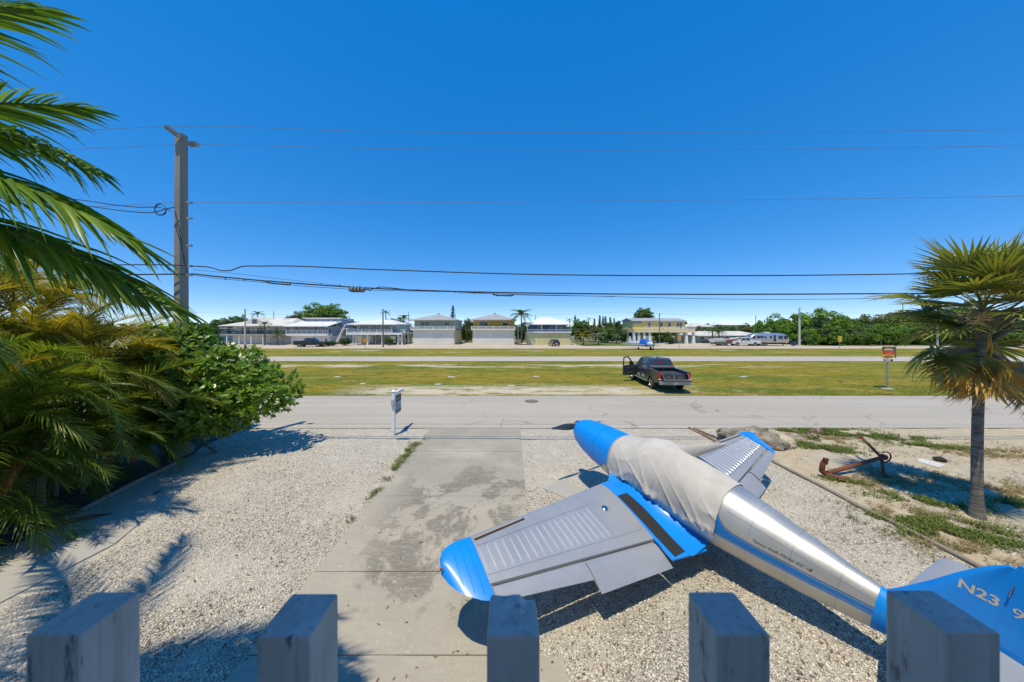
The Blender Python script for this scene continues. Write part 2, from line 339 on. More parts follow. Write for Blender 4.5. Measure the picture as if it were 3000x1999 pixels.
# loose shells and stones on the gravel: too many to count
def pebbles(name, n, mat, region, smin, smax, label, cat='gravel'):
    xs, ys = region(n); n = len(xs)
    oc = np.array([(1, 0, 0), (0, 1, 0), (-1, 0, 0), (0, -1, 0), (0, 0, 1), (0, 0, -1)], np.float32)
    fc = np.array([(0, 1, 4), (1, 2, 4), (2, 3, 4), (3, 0, 4), (1, 0, 5), (2, 1, 5), (3, 2, 5), (0, 3, 5)], np.int32)
    s = rng.uniform(smin, smax, n) * np.clip(rng.lognormal(0, .35, n), .5, 2.2); a = rng.uniform(0, 6.28, n)
    sc = np.stack([s * rng.uniform(.8, 1.5, n), s * rng.uniform(.6, 1.1, n), s * rng.uniform(.25, .65, n)], 1)
    V = oc[None] * sc[:, None, :]; tilt = rng.uniform(-.7, .7, n)
    ca, sa, ct, st_ = np.cos(a), np.sin(a), np.cos(tilt), np.sin(tilt)
    x, y, z = V[..., 0], V[..., 1], V[..., 2]
    x2 = x * ct[:, None] - z * st_[:, None]; z2 = x * st_[:, None] + z * ct[:, None]
    X = x2 * ca[:, None] - y * sa[:, None] + xs[:, None]; Y = x2 * sa[:, None] + y * ca[:, None] + ys[:, None]; Z = z2 + .006
    V = np.stack([X, Y, Z], -1).reshape(-1, 3); Fc = (fc[None] + (np.arange(n) * 6)[:, None, None]).reshape(-1, 3)
    return tag(link_mesh(name, npmesh(name, V, Fc), mat), label, cat, kind='stuff')
m = M('loose shells', (.72, .675, .57), .85); SHELLS = m.island((.44, .395, .315), 1, .2, .8).island((.16, .15, .13), .9, .86, .93).done()
def inside_free(x, y):
    e = np.abs(rng.normal(0, .10, len(x))); drv = (x > -3.3 + e) & (x < .36 - e) & (rng.random(len(x)) > .012); path_ = (x > -9.3) & (x < -7.3) & (y > 2) & (y < 8.3) & (x + .42 * np.maximum(y - 5.6, 0) < -7.3)
    return ~drv & ~path_ & (x < 7.8) & (x > -12)
def reg(n):
    u = rng.uniform(0, 1, n * 2); d = 1 / (1 / 3.2 + u * (1 / 12.3 - 1 / 3.2)); x = rng.uniform(-1.75, 1.75, n * 2) * d
    k = inside_free(x, d); return x[k][:n], d[k][:n]
pebbles('shell_gravel', 110000, SHELLS, reg, .007, .014, 'loose white shell gravel covering the yard around the parked aeroplane')
# ================================================================ THE BLUE AND SILVER AEROPLANE
def lerp_tab(tab, a):
    if a <= tab[0][0]: return tab[0][1:]
    for p, q in zip(tab, tab[1:]):
        if a <= q[0]:
            t = (a - p[0]) / (q[0] - p[0]); t2 = t * t * (3 - 2 * t) * .35 + t * .65
            return tuple(x + (y - x) * t2 for x, y in zip(p[1:], q[1:]))
    return tab[-1][1:]
_m = M('aeroplane blue paint', (.002, .25, .80), .42, 0, .4); _m.layer(2, (.002, .22, .72), .4, .7).layer(1.2, (.01, .27, .74), .5, .7, amount=.5).layer(70, (.20, .42, .80), .67, .71, amount=.5); _m.b.inputs['Coat Weight'].default_value = .25; _m.b.inputs['Coat Roughness'].default_value = .12; ABLUE = _m.done()
_m = M('dark blue stripe', (.003, .13, .42), .25); DBLUE = _m.layer(3, (.003, .11, .36), .4, .7).done()
def alu(name, base, rough, r2, scale=2.2, metal=.92):
    m = M(name, base, rough, metal); m.layer(1.4, tuple(c * .84 for c in base), .4, .7, amount=.7).layer(30, tuple(c * .93 for c in base), .5, .7)
    m.roughvar(scale, rough, r2); m.bump(m.noise(3.2, detail=2), .14, .02)
    return m.done()
WINGALU = alu('satin aluminium skin', (.47, .475, .475), .38, .5, metal=.5); POLISHED = alu('polished aluminium skin', (.60, .595, .565), .44, .54, metal=.78); BEAD = simple('bead metal with glint', (.80, .80, .80), .30, .6)
LOWERALU = alu('cream lower skin', (.58, .55, .47), .35, .45)
_m = M('grey canvas cover', (.52, .50, .465), .95, 0, .1); _m.layer(3, (.44, .42, .39), .4, .7).layer(1.6, (.42, .39, .34), .55, .7, amount=.5).layer(140, (.57, .55, .51), .5, .7, amount=.4); _m.bump(_m.noise(260), .15, .002); CANVAS = _m.done()
_m = M('black grip', (.022, .022, .024), .95); GRIP = _m.layer(160, (.20, .19, .18), .68, .72, amount=.8).bump(_m.noise(200), .6, .004).done()
SEAM = simple('panel seam', (.42, .43, .44), .45, .7)

_m = M('side stripe blue', (.002, .18, .56), .25); STRIPE = _m.layer(3, (.002, .16, .5), .4, .7).done()
HD, PT = R(-30.88), R(8.35)
NOSE = Vector((1.755, 8.08, 1.503))
fx, fy, cp, sp = math.sin(HD), math.cos(HD), math.cos(PT), math.sin(PT)
AM = Matrix(((-cp * fx, fy, -sp * fx), (-cp * fy, -fx, -sp * fy), (-sp, 0, cp)))
plane = thing('light_aeroplane', 'blue and silver low-wing aeroplane parked under a grey canvas canopy cover', 'aeroplane', (NOSE.x, NOSE.y, 0))
plane.rotation_euler = AM.to_euler()
OFF = AM.inverted() @ Vector((0, 0, NOSE.z))
def L_(a, yl, z): return (a + OFF.x, -yl + OFF.y, z + OFF.z)
class AB(MB):
    def pts(s, rows, **k): return s.grid([[L_(*p) for p in r] for r in rows], **k)
FUS = [(.14, .20, .10, -.20, 2.1), (.19, .30, .155, -.31, 2.2), (.32, .365, .205, -.40, 2.3), (.6, .42, .255, -.50, 2.4), (1.0, .46, .295, -.57, 2.5), (1.45, .48, .33, -.62, 2.5), (1.8, .50, .37, -.63, 2.5),
       (2.5, .52, .44, -.63, 2.5), (3.2, .50, .485, -.60, 2.4), (3.65, .465, .485, -.57, 2.3), (4.1, .395, .415, -.52, 2.25), (4.6, .295, .32, -.46, 2.2), (5.1, .185, .225, -.37, 2.1), (5.4, .125, .17, -.30, 2.0), (5.75, .06, .13, -.20, 2.0), (5.95, .03, .10, -.12, 2.0)]
def S(a, th, off=0.0, tab=FUS):
    w, zt, zb, e = lerp_tab(tab, a); zc, hz_ = (zt + zb) / 2, (zt - zb) / 2
    f = lambda q: math.copysign(abs(q) ** (2 / e), q)
    return (a, (w + off) * f(math.sin(th)), zc + (hz_ + off) * f(math.cos(th)))
def theta_at(a, z, tab=FUS):
    w, zt, zb, e = lerp_tab(tab, a); q = (z - (zt + zb) / 2) / ((zt - zb) / 2); q = max(-1, min(1, q))
    return math.acos(math.copysign(abs(q) ** (e / 2), q))
def ap(ab, name, mat, parent=None, smooth=True, **k): return ab.build(name, mat, parent or plane, smooth=smooth, **k)
def arange(a0, a1, n): return [a0 + (a1 - a0) * i / n for i in range(n + 1)]
# cowling: blue top, cream belly, split along a wavy line
CSPLIT = [(.14, -.13), (.3, -.27), (.55, -.36), (.8, -.40), (1.1, -.395), (1.27, -.385), (1.33, -.40), (1.36, -.32), (1.41, -.255), (1.47, -.30)]
ca = [.14, .15, .17, .19, .22, .27, .33, .42, .52, .65, .8, .95, 1.1, 1.2, 1.27, 1.3, 1.33, 1.345, 1.36, 1.385, 1.41, 1.47]
rows_t, rows_b = [], []
for a in ca:
    tb = theta_at(a, lerp_tab(CSPLIT, a)[0])
    rows_t.append([S(a, -tb + 2 * tb * j / 40) for j in range(41)])
    rows_b.append([S(a, tb + (2 * math.pi - 2 * tb) * j / 20) for j in range(21)])
cowl = ap(AB().pts(rows_t), 'cowling', ABLUE); ap(AB().pts(rows_b), 'belly_panel', LOWERALU)
ap(AB().pts([[S(.14, 2 * math.pi * j / 32) for j in range(32)], [(.15, .08 * math.sin(2 * math.pi * j / 32), -.04 + .08 * math.cos(2 * math.pi * j / 32)) for j in range(32)]], closed=True, caplast=True), 'cowl_face', ABLUE)
for a in (1.02,):
    ap(AB().pts([[S(a + d, -1.9 + 3.8 * j / 30, .003) for j in range(31)] for d in (0, .008)]), 'cowl_seam', DBLUE, cowl)
for sgn in (-1, 1):
    rows = []
    for a in ca:
        z = lerp_tab(CSPLIT, a)[0]; rows.append([S(a, sgn * theta_at(a, z + d), .003) for d in (-.006, .010)])
    ap(AB().pts(rows), 'pinstripe', DBLUE)
# spinner and propeller
ap(AB().pts([[(-.10 + .27 * t, r * math.cos(k * .3927), -.04 + r * math.sin(k * .3927)) for k in range(16)] for t, r in ((0, .012), (.08, .045), (.25, .085), (.5, .118), (.8, .138), (1, .14))], closed=True, capfirst=True, caplast=True), 'spinner', CHROME)
prop = None
for sgn in (1, -1):
    rows = []
    for i in range(13):
        t = i / 12; r = .10 + .84 * t; c = .055 + .05 * math.sin(math.pi * min(1, t * 1.15)) if t < .96 else .05; tw = R(58 - 42 * t); th = .014 * (1 - .6 * t)
        da, dz = c * math.cos(tw) * -1, c * math.sin(tw)
        rows.append([(.09 + da * q * .5 + n * math.sin(tw), sgn * r, -.035 + .075 * t * (1 if sgn > 0 else -.6) + sgn * dz * q * 1.05 + n * math.cos(tw)) for q, n in ((-1, 0), (-.3, th), (.5, th), (1, 0), (.5, -th * .3), (-.3, -th * .3))])
    ap(AB().pts(rows, closed=True, capfirst=True, caplast=True), 'propeller_blade', simple('propeller grey', (.045, .05, .06), .4))
# centre and rear fuselage
ap(AB().pts([[S(a, 2 * math.pi * j / 48) for j in range(48)] for a in arange(1.472, 3.6, 24)], closed=True), 'cabin_side', WINGALU)
rear = ap(AB().pts([[S(a, 2 * math.pi * j / 64) for j in range(64)] for a in arange(3.6, 5.95, 44)], closed=True, caplast=True), 'rear_fuselage', POLISHED)
# rows of seams on the rear fuselage
for a in (4.05, 4.5, 4.95):
    ap(AB().pts([[S(a + d, 2 * math.pi * j / 48, .0016) for j in range(49)] for d in (0, .005)]), 'skin_seam', SEAM, rear)
for th in (.28, -.28, 1.02, -1.02):
    ap(AB().pts([[S(a, th + d, .0016) for d in (-.008, .008)] for a in arange(3.75, 5.3, 24)]), 'skin_seam', SEAM, rear)
# side stripe sweeping up along the cover edge
HI = [(3.60, .484), (3.615, .44), (3.635, .30), (3.66, .16), (3.70, .06), (3.77, -.01), (3.88, -.045), (4.1, -.050), (4.6, -.045), (5.34, -.028)]
LO = [(3.60, -.14), (3.7, -.15), (3.9, -.146), (4.1, -.136), (4.6, -.116), (5.34, -.076)]
sa_ = [3.60, 3.605, 3.61, 3.615, 3.625, 3.635, 3.648, 3.66, 3.68, 3.70, 3.73, 3.77, 3.82, 3.88] + arange(3.95, 5.34, 18)
for sgn in (1, -1):
    rows = []
    for a in sa_:
        t0, t1 = theta_at(a, lerp_tab(HI, a)[0]), theta_at(a, lerp_tab(LO, a)[0])
        rows.append([S(a, sgn * (t0 + (t1 - t0) * j / 10), .003) for j in range(11)])
    ap(AB().pts(rows), 'side_stripe', STRIPE)
    for dz, w, mt in ((.020, .006, DBLUE), (-.020, .008, ABLUE)):
        rows = []
        for a in sa_[2 if dz < 0 else 8:]:
            z = (lerp_tab(HI if dz > 0 else LO, a)[0]) + dz; rows.append([S(a, sgn * theta_at(a, z + d), .003) for d in (-w, w)])
        ap(AB().pts(rows), 'pinstripe', mt)
ap(AB().pts([[S(a, -2.0 + 4.0 * j / 30, .0035) for j in range(31)] for a in (3.603, 3.612, 3.622)]), 'cover_edge_band', ABLUE)
# script lettering on the left side
me = text_mesh('Temco Swift Model GC 1B', 1.0, .38); n = len(me.vertices); co = np.zeros(n * 3); me.vertices.foreach_get('co', co); co = co.reshape(-1, 3)
wd = co[:, 0].max(); out = []
for x, y, _ in co:
    a = 4.10 + .62 * x / wd; z = .030 + .055 * y
    out.append(L_(*S(a, theta_at(a, z), .004)))
me.vertices.foreach_set('co', np.array(out, np.float32).ravel()); me.update()
link_mesh('lettering', me, simple('dark lettering', (.03, .035, .05), .5), plane)
# blue cuff ahead of the tailplane
ap(AB().pts([[S(a, 2 * math.pi * j / 40, .006) for j in range(40)] for a in arange(5.24, 5.60, 6)], closed=True), 'tail_cuff', ABLUE)

# canvas cover over the cabin
COV = [(1.52, .495, .352, -.63, 2.4), (1.75, .52, .40, -.63, 2.35), (1.95, .535, .49, -.63, 2.25), (2.15, .54, .60, -.63, 2.15), (2.4, .545, .665, -.63, 2.05), (2.7, .55, .675, -.63, 2.05), (3.0, .54, .64, -.62, 2.1), (3.3, .52, .575, -.60, 2.2), (3.66, .482, .503, -.57, 2.3)]
EDGE = [(1.52, -.48), (1.6, -.38), (1.75, -.33), (2.0, -.26), (2.5, -.20), (3.0, -.22), (3.3, -.27), (3.45, -.27), (3.58, -.18), (3.66, -.28)]
rows = []; NA, NT = 150, 110
for i in range(NA + 1):
    a = 1.52 + 2.14 * i / NA; row = []
    ze = lerp_tab(EDGE, a)[0] + .018 * nz(a * 9, 4.4) + .01 * nz(a * 27, 1.1)
    tb = theta_at(a, ze, COV)
    for j in range(NT + 1):
        q = -1 + 2 * j / NT; th = q * tb; p = Vector(S(a, th, 0, COV)); c = Vector((a, 0, p.z * .2)); nrm = (p - Vector((a, 0, -.05))).normalized()
        e = max(0, abs(q) - .55) / .45
        ph = th * 1.5 + (2.2 - abs(a - 2.6) * .5)
        fold = 1 - abs(nz(a * 1.5 + abs(th) * 1.1 + 3, th * .55 - a * .4, 5)) * 2
        d = .030 * max(0, fold) ** 5 * (.25 + .9 * e) - .006
        fold2 = 1 - abs(nz(a * 3.2 - abs(th) * 1.9, th * .8, 2.2)) * 2
        d += .030 * max(0, fold2) ** 5 * (.15 + e)
        d += (.030 * nz(a * 16 + .5 * th, th * 1.1, 9.1) + .016 * nz(a * 38, th * 2, 3.3)) * e ** 2.2
        if e > .8: d += .012 * (e - .8) * 5
        row.append(tuple(p + nrm * d))
    rows.append(row)
cover = ap(AB().pts(rows), 'canopy_cover', CANVAS); 
sk = []
for i in range(15):
    t = i / 14; c = Vector((2.78 + .64 * t, -.03, .60 + .50 * t)); r = .105 * (1 - t) ** .8 + .012
    sk.append([(c.x + r * math.cos(k * math.pi / 7) * .75 + .01 * nz(i * .7, k), c.y + r * math.sin(k * math.pi / 7) * .55 + .008 * nz(k, i), c.z - r * math.cos(k * math.pi / 7) * .8) for k in range(14)])
ap(AB().pts(sk, closed=True, caplast=True), 'aerial_sleeve', CANVAS, cover)
ap(AB().pts([[S(a, t * 1.0 + d, .020, COV) for d in (-.004, .004)] for a in arange(1.56, 2.1, 14) for t in (1.66,)]), 'cover_hem', simple('hem', (.40, .40, .39), .9), cover)

# wings
def LEp(y): return (1.72 + .118 * (y - .6), -.44 + .1 * (y - .6))
def HGp(y): return (3.12 - .11 * (y - 1), -.51 + .1 * (y - 1))
def shp(x): return (.2969 * math.sqrt(max(x, 0)) - .126 * x - .3516 * x * x + .2843 * x ** 3 - .1015 * x ** 4) / .1001
def wtop(a, y):
    la, lz = LEp(y); ha, hz_ = HGp(y); s = (a - la) / (ha - la)
    Tu = .105 - .012 * y
    if s <= 1: return lz + (hz_ - lz) * s + Tu * shp(max(0, s) * .8)
    return hz_ + Tu * shp(.8) - .10 * (a - ha)
def wsec(y, n=14):
    la, lz = LEp(y); ha, hz_ = HGp(y); Tu = .105 - .012 * y; Tl = .075 - .01 * y; up, lo = [], []
    for i in range(n + 1):
        s = (1 - math.cos(math.pi * i / n)) / 2 if i < n else 1
        s = s ** 1.15; a = la + (ha - la) * s; zc = lz + (hz_ - lz) * s
        up.append((a, y, zc + Tu * shp(s * .8))); lo.append((a, y, zc - Tl * shp(s * .8)))
    return up[::-1] + lo[1:]
def mir(rows, sg): return [[(a, sg * y, z) for a, y, z in r] for r in rows]
def yb(a): return .97 + .16 * (a - 1.9) / 1.5
TIPLE = [(4.0, 2.121), (4.12, 2.122), (4.25, 2.14), (4.36, 2.18), (4.44, 2.24), (4.485, 2.33)]
TIPTE = [(4.0, 2.985), (4.12, 2.93), (4.25, 2.83), (4.36, 2.71), (4.44, 2.57), (4.485, 2.40)]
for sg in (1, -1):
    wing = ap(AB().pts(mir([wsec(y) for y in arange(.3, 3.995, 26)], sg), closed=True, capfirst=True, caplast=True), 'wing', WINGALU)
    # blue root skin running aft of the trailing edge
    rows = []
    for t in arange(0, 1, 26):
        up, lo = [], []
        for j in range(13):
            y = .42 + (.96 + .25 * t ** 1.3 - .42) * j / 12; a0 = LEp(y)[0] + .004; a = a0 + (3.575 - .10 * (y - .5) / .7 - a0) * t
            up.append((a, y, wtop(a, y) + .006)); lo.append((a, y, wtop(a, y) - .022))
        rows.append(up + lo[::-1])
    ap(AB().pts(mir(rows, sg), closed=True, capfirst=True, caplast=True), 'wing_root_skin', ABLUE)
    rows = []
    for a in arange(2.22, 3.46, 14):
        y0, y1 = .715 + .15 * max(0, a - 2.6) / .9 * .9, yb(a) - .02 + (.05 if a > 3.3 else 0) * (a - 3.3)
        rows.append([(a, y0 + (y1 - y0) * j / 6, wtop(a, y0 + (y1 - y0) * j / 6) + .0115) for j in range(7)])
    ap(AB().pts(mir(rows, sg)), 'walkway', GRIP)
    rows = []
    for a in arange(1.58, 3.56, 28):
        y1 = .70 + .10 * max(0, a - 2.4); aa = max(a, LEp(y1)[0] + .01); z1 = wtop(aa, y1) + .009
        zs = -.325 - .01 * math.sin((a - 1.58) * 1.6) - .20 * max(0, a - 2.75); w = S(a, theta_at(a, zs))[1]
        rows.append([(a + (aa - a) * (j / 8), w + (y1 - w) * (j / 8) ** 1.15, z1 + (zs - z1) * (1 - j / 8) ** 2.3) for j in range(9)])
    ap(AB().pts(mir(rows, sg)), 'wing_fillet', ABLUE)
    # rounded blue tip
    rows = []
    for y in (4.0, 4.03, 4.08, 4.15, 4.23, 4.31, 4.38, 4.43, 4.465, 4.485):
        la, ta = lerp_tab(TIPLE, y)[0], lerp_tab(TIPTE, y)[0]; k = math.sqrt(max(0.02, 1 - ((y - 4.0) / .49) ** 2)); zl = LEp(y)[1]; zt_ = HGp(4.0)[1] - .012 + .05 * (y - 4)
        up, lo = [], []
        for i in range(13):
            s = ((1 - math.cos(math.pi * i / 12)) / 2) ** 1.1; a = la + (ta - la) * s; zc = zl + (zt_ - zl) * s
            up.append((a, y, zc + .060 * k * shp(s))); lo.append((a, y, zc - .036 * k * shp(s)))
        rows.append(up[::-1] + lo[1:-1])
    tip = ap(AB().pts(mir(rows, sg), closed=True, capfirst=True, caplast=True), 'wing_tip', ABLUE)
    for y in (4.1, 4.2, 4.3):
        rows = []
        for i in range(9):
            la, ta = lerp_tab(TIPLE, y)[0], lerp_tab(TIPTE, y)[0]; s = .1 + .82 * i / 8; a = la + (ta - la) * s; k = math.sqrt(max(0.02, 1 - ((y - 4.0) / .49) ** 2)); zl = LEp(y)[1]; zt_ = HGp(4.0)[1] - .012 + .05 * (y - 4); z = zl + (zt_ - zl) * s + .060 * k * shp(s)
            rows.append([(a, y - .004, z + .002), (a, y, z + .007), (a, y + .004, z + .002)])
        ap(AB().pts(mir(rows, sg)), 'tip_bead', ABLUE, tip)
    ap(AB().pts([[(2.42 + .012 * math.cos(k), sg * (4.475 + .035 * q), -.10 + .012 * math.sin(k)) for k in arange(0, 5.5, 7)] for q in (0, 1)], closed=True, caplast=True), 'position_light', simple('red lamp', (.4, .02, .015) if sg > 0 else (.02, .3, .06), .2), tip)
    # aileron and drooped flap
    def surf(y0, y1, ate, zte, r0, zoff, nm, n=8):
        rows = []
        for y in arange(y0, y1, n):
            ha, hz_ = HGp(y); t = (y - y0) / (y1 - y0); ta = ate[0] + (ate[1] - ate[0]) * t; tz = zte[0] + (zte[1] - zte[0]) * t; ha += .016; top = wtop(ha - .02, y) - zoff; up, lo = [], []
            for i in range(7):
                s = i / 6; a = ha + (ta - ha) * s; z = top + (tz - top) * (s ** 1.15)
                up.append((a, y, z + .014 * math.sin(math.pi * s) - (.03 if i == 0 else 0))); lo.append((a, y, z - r0 * (1 - s) - .004))
            rows.append(up + lo[::-1])
        return ap(AB().pts(mir(rows, sg), closed=True, capfirst=True, caplast=True), nm, WINGALU)
    ail = surf(2.60, 3.985, (3.20, 2.985), (-.415, -.245), .055, .006, 'aileron')
    surf(1.19, 2.575, (3.49, 3.33), (-.615, -.515), .075, .012, 'flap')
    for y in (2.95, 3.25, 3.6):
        ap(AB().pts(mir([[(HGp(y)[0] + .05, y + d, wtop(HGp(y)[0], y) + .003) if 0 else (HGp(y)[0] + .05 + .14 * q, y + d, wtop(HGp(y)[0], y) - .006 - .085 * q) for d in (-.004, .004)] for q in (0, 1)], sg)), 'skin_seam', SEAM, ail)
    # raised beads between the spars, their glint put into a paler colour
    for i in range(18):
        y = 1.86 + (3.955 - 1.86) * i / 17; la, ha = LEp(y)[0], HGp(y)[0]; a0, a1 = la + (ha - la) * .34, la + (ha - la) * .83; rows = []
        for a in arange(a0, a1, 8):
            z = wtop(a, y); e = min(1, (a - a0) / .03, (a1 - a) / .03); rows.append([(a, y - .011, z), (a, y - .006, z + .009 * e), (a, y + .006, z + .009 * e), (a, y + .011, z)])
        ap(AB().pts(mir(rows, sg)), 'stiffening_bead', BEAD)
    # letter-box slot in the leading edge, its shade a dark strip on the skin
    rows = [[(LEp(y)[0] + q, y, wtop(LEp(y)[0] + q, y) + .003) for q in (.075, .095, .125)] for y in arange(3.06, 3.96, 16)]
    slot = ap(AB().pts(mir(rows, sg)), 'slot_shade_strip', simple('slot shade', (.035, .03, .025), .9))
    rows = [[(LEp(y)[0] + q, y, wtop(LEp(y)[0] + q, y) + .006) for q in (.070, .090)] for y in arange(3.08, 3.96, 16)]
    ap(AB().pts(mir(rows, sg)), 'slot_lip', simple('slot lip', (.40, .34, .24), .6), slot)
    # seams
    for y in (1.78, 2.35, 2.9, 3.45):
        ap(AB().pts(mir([[(a, y + d, wtop(a, y) + .002) for d in (-.003, .003)] for a in arange(LEp(y)[0] + .03, HGp(y)[0] - .02 if y < 1.8 else LEp(y)[0] + .38, 12)], sg)), 'skin_seam', SEAM, wing)
    for q in (.30, .86):
        ap(AB().pts(mir([[(LEp(y)[0] + (HGp(y)[0] - LEp(y)[0]) * q + d, y, wtop(LEp(y)[0] + (HGp(y)[0] - LEp(y)[0]) * q, y) + .002) for d in (-.003, .003)] for y in arange(1.2 if q > .5 else 1.75, 3.98, 20)], sg)), 'skin_seam', SEAM, wing)
    c = Vector((2.37, 1.50, wtop(2.37, 1.50)))
    ap(AB().pts([[(c.x + r * math.cos(k * math.pi / 8), sg * (c.y + r * math.sin(k * math.pi / 8)), c.z + h_) for k in range(16)] for r, h_ in ((.062, .002), (.055, .010), (.045, .012), (.03, .006), (.001, .006))], closed=True), 'fuel_cap', CHROME)
    # main wheels
    a, y = 1.98, 1.02; zg = (-NOSE.z + a * sp) / cp
    wh = ap(AB().pts([[(a + r * math.cos(k * math.pi / 12), sg * (y + dy), zg + .2 + r * math.sin(k * math.pi / 12)) for k in range(24)] for r, dy in ((.09, -.06), (.17, -.075), (.2, -.04), (.2, .04), (.17, .075), (.09, .06))], closed=True, capfirst=True, caplast=True), 'main_wheel', RUBBER)
    ap(AB().tube([L_(a, sg * (y + .1), zg + .2), L_(a - .03, sg * (y + .12), zg + .45), L_(a, sg * (y + .08), -.46)], [.03, .035, .045], 10), 'gear_leg', GALV)
    # tailplane and elevator
    def slab(pl, nm, th, mat):   # planform [(a_front, a_back)] over y
        rows = []
        for y, a0, a1, k in pl:
            up, lo = [], []
            for i in range(9):
                s = i / 8; up.append((a0 + (a1 - a0) * s, y, .245 + th * k * shp(s))); lo.append((a0 + (a1 - a0) * s, y, .245 - th * k * shp(s)))
            rows.append(up[::-1] + lo[1:-1])
        return ap(AB().pts(mir(rows, sg), closed=True, capfirst=True, caplast=True), nm, mat)
    slab([(.03, 5.36, 5.83, 1), (.5, 5.42, 5.81, 1), (1.0, 5.49, 5.79, .9), (1.36, 5.54, 5.77, .8), (1.45, 5.57, 5.765, .6), (1.50, 5.64, 5.76, .25)], 'tailplane', .035, WINGALU)
    slab([(.06, 5.845, 6.12, 1), (.5, 5.825, 6.13, 1), (1.0, 5.805, 6.06, .9), (1.36, 5.785, 5.97, .8), (1.45, 5.78, 5.93, .6), (1.50, 5.79, 5.86, .25)], 'elevator', .02, WINGALU)
# fin and rudder with registration
FIN = [(.12, 5.20, 5.90), (.25, 5.31, 5.915), (.39, 5.41, 5.925), (.6, 5.545, 5.935), (.8, 5.665, 5.945), (.95, 5.765, 5.95), (1.05, 5.845, 5.952), (1.10, 5.90, 5.953)]
RUD = [(-.05, 5.885, 6.30), (.12, 5.89, 6.37), (.25, 5.905, 6.40), (.5, 5.92, 6.41), (.8, 5.935, 6.37), (.95, 5.94, 6.31), (1.05, 5.942, 6.24), (1.09, 5.944, 6.16), (1.145, 5.955, 6.05)]
def vert(pl, nm, th):
    rows = []
    for i_, (z, a0, a1) in enumerate(pl):
        k = 1 - .55 * i_ / len(pl); lf, rt = [], []
        for i in range(9):
            s = i / 8; t_ = th * k * (max(shp(s), .62 if s > .4 else 0) if nm == 'fin' else (1 - .8 * s)); lf.append((a0 + (a1 - a0) * s, t_, z)); rt.append((a0 + (a1 - a0) * s, -t_, z))
        rows.append(lf + rt[::-1])
    return ap(AB().pts(rows, closed=True, capfirst=True, caplast=True), nm, ABLUE)
fin = vert(FIN, 'fin', .035); rud = vert(RUD, 'rudder', .0185)
ap(AB().tube([L_(5.958, .03, .93), L_(5.955, .045, .82)], .008, 8), 'trim_rod', CHROME, rud)
def half_at(a, z, pl, th, isfin):
    for i_, (p, q) in enumerate(zip(pl, pl[1:])):
        if p[0] <= z <= q[0]:
            t = (z - p[0]) / (q[0] - p[0]); k = 1 - .55 * (i_ + t) / len(pl); a0 = p[1] + (q[1] - p[1]) * t; a1 = p[2] + (q[2] - p[2]) * t; s = min(1, max(0, (a - a0) / (a1 - a0)))
            return th * k * (max(shp(s), .62 if s > .4 else 0) if isfin else (1 - .8 * s))
    return th
LET = simple('cream lettering', (.62, .56, .46), .5)
for body, a0, z0, par in (('N23', 5.685, .672, fin), ('9', 5.985, .640, rud)):
    me = text_mesh(body, .135, 0, 0, bold=.003 if len(body) > 1 else 0)
    n = len(me.vertices); co = np.zeros(n * 3); me.vertices.foreach_get('co', co); co = co.reshape(-1, 3); out = []
    for x, y, z in co:
        aa, zz = a0 + x * 1.0 - .02 * y, z0 + y - .06 * x; out.append(L_(aa, half_at(aa, zz, FIN if par is fin else RUD, .035 if par is fin else .0185, par is fin) + .0025, zz))
    me.vertices.foreach_set('co', np.array(out, np.float32).ravel()); me.update(); link_mesh('registration_lettering', me, LET, par)
zg = (-NOSE.z + 5.75 * sp) / cp
ap(AB().pts([[(5.75 + r * math.cos(k * math.pi / 8), dy, zg + .085 + r * math.sin(k * math.pi / 8)) for k in range(16)] for r, dy in ((.04, -.03), (.085, -.02), (.085, .02), (.04, .03))], closed=True, capfirst=True, caplast=True), 'tail_wheel', RUBBER)
ap(AB().tube([L_(5.75, 0, zg + .1), L_(5.62, 0, -.28)], .022, 8), 'tail_wheel_leg', GALV)

# ================================================================ PORCH AND ITS RAILING (camera stands here)
_m = M('mildewed grey-white paint', (.44, .44, .41), .65); _m.layer(5, (.34, .34, .315), .4, .7).layer(11, (.60, .60, .57), .5, .7, stretch=(1, 1, .35), amount=.7).layer(46, (.06, .062, .06), .58, .66, stretch=(1.6, 1.6, .5), amount=.8, detail=8, dist=0, rough=.7).layer(160, (.3, .31, .32), .6, .7, amount=.4).layer(110, (.28, .28, .26), .52, .64, stretch=(1, 1, .05), amount=.55, detail=6); _m.bump(_m.noise(90), .35, .002); POSTPAINT = _m.done()
rail = thing('porch_railing', 'weathered grey-white porch railing with square pickets in the near foreground', 'railing', (0, .231, 2.92))
for k in range(-9, 12):
    x = -.3265 + .1637 * k; z1 = 3.832 - 2.92 + random.uniform(-.002, .002)
    b = MB(); b.box(x - .019, x + .019, -.018, .018, .1, z1)
    o = b.build('picket', POSTPAINT, rail, bevel=.0022 if k != 2 else .0035)
    if k == 2:     # the splintered one
        me = o.data; bm = bmesh.new(); bm.from_mesh(me); bmesh.ops.subdivide_edges(bm, edges=[e for e in bm.edges], cuts=5, use_grid_fill=True)
        for v in bm.verts:
            if v.co.z > z1 - .012:
                q = (v.co.x - x) * 52; w_ = v.co.y * 55; dd = .0022 * nz(q * 1.5, w_ * 1.5, 3)
                if q > .35 and w_ > .0: dd -= .004
                v.co.z += dd
        bm.to_mesh(me); bm.free()
box('lower_rail', POSTPAINT, rail, -2.0, 2.0, -.062, -.0195, .10, .19); box('upper_rail', POSTPAINT, rail, -2.0, 2.0, -.062, -.0195, .45, .54)
porch = thing('porch', 'timber porch with deck, wall and roof above the railing', 'porch', (0, 0, 0))
for i in range(14): box('deck_board', WHITE, porch, -6, 6, -2.3 + .19 * i, -2.3 + .19 * i + .183, 2.86, 2.90)
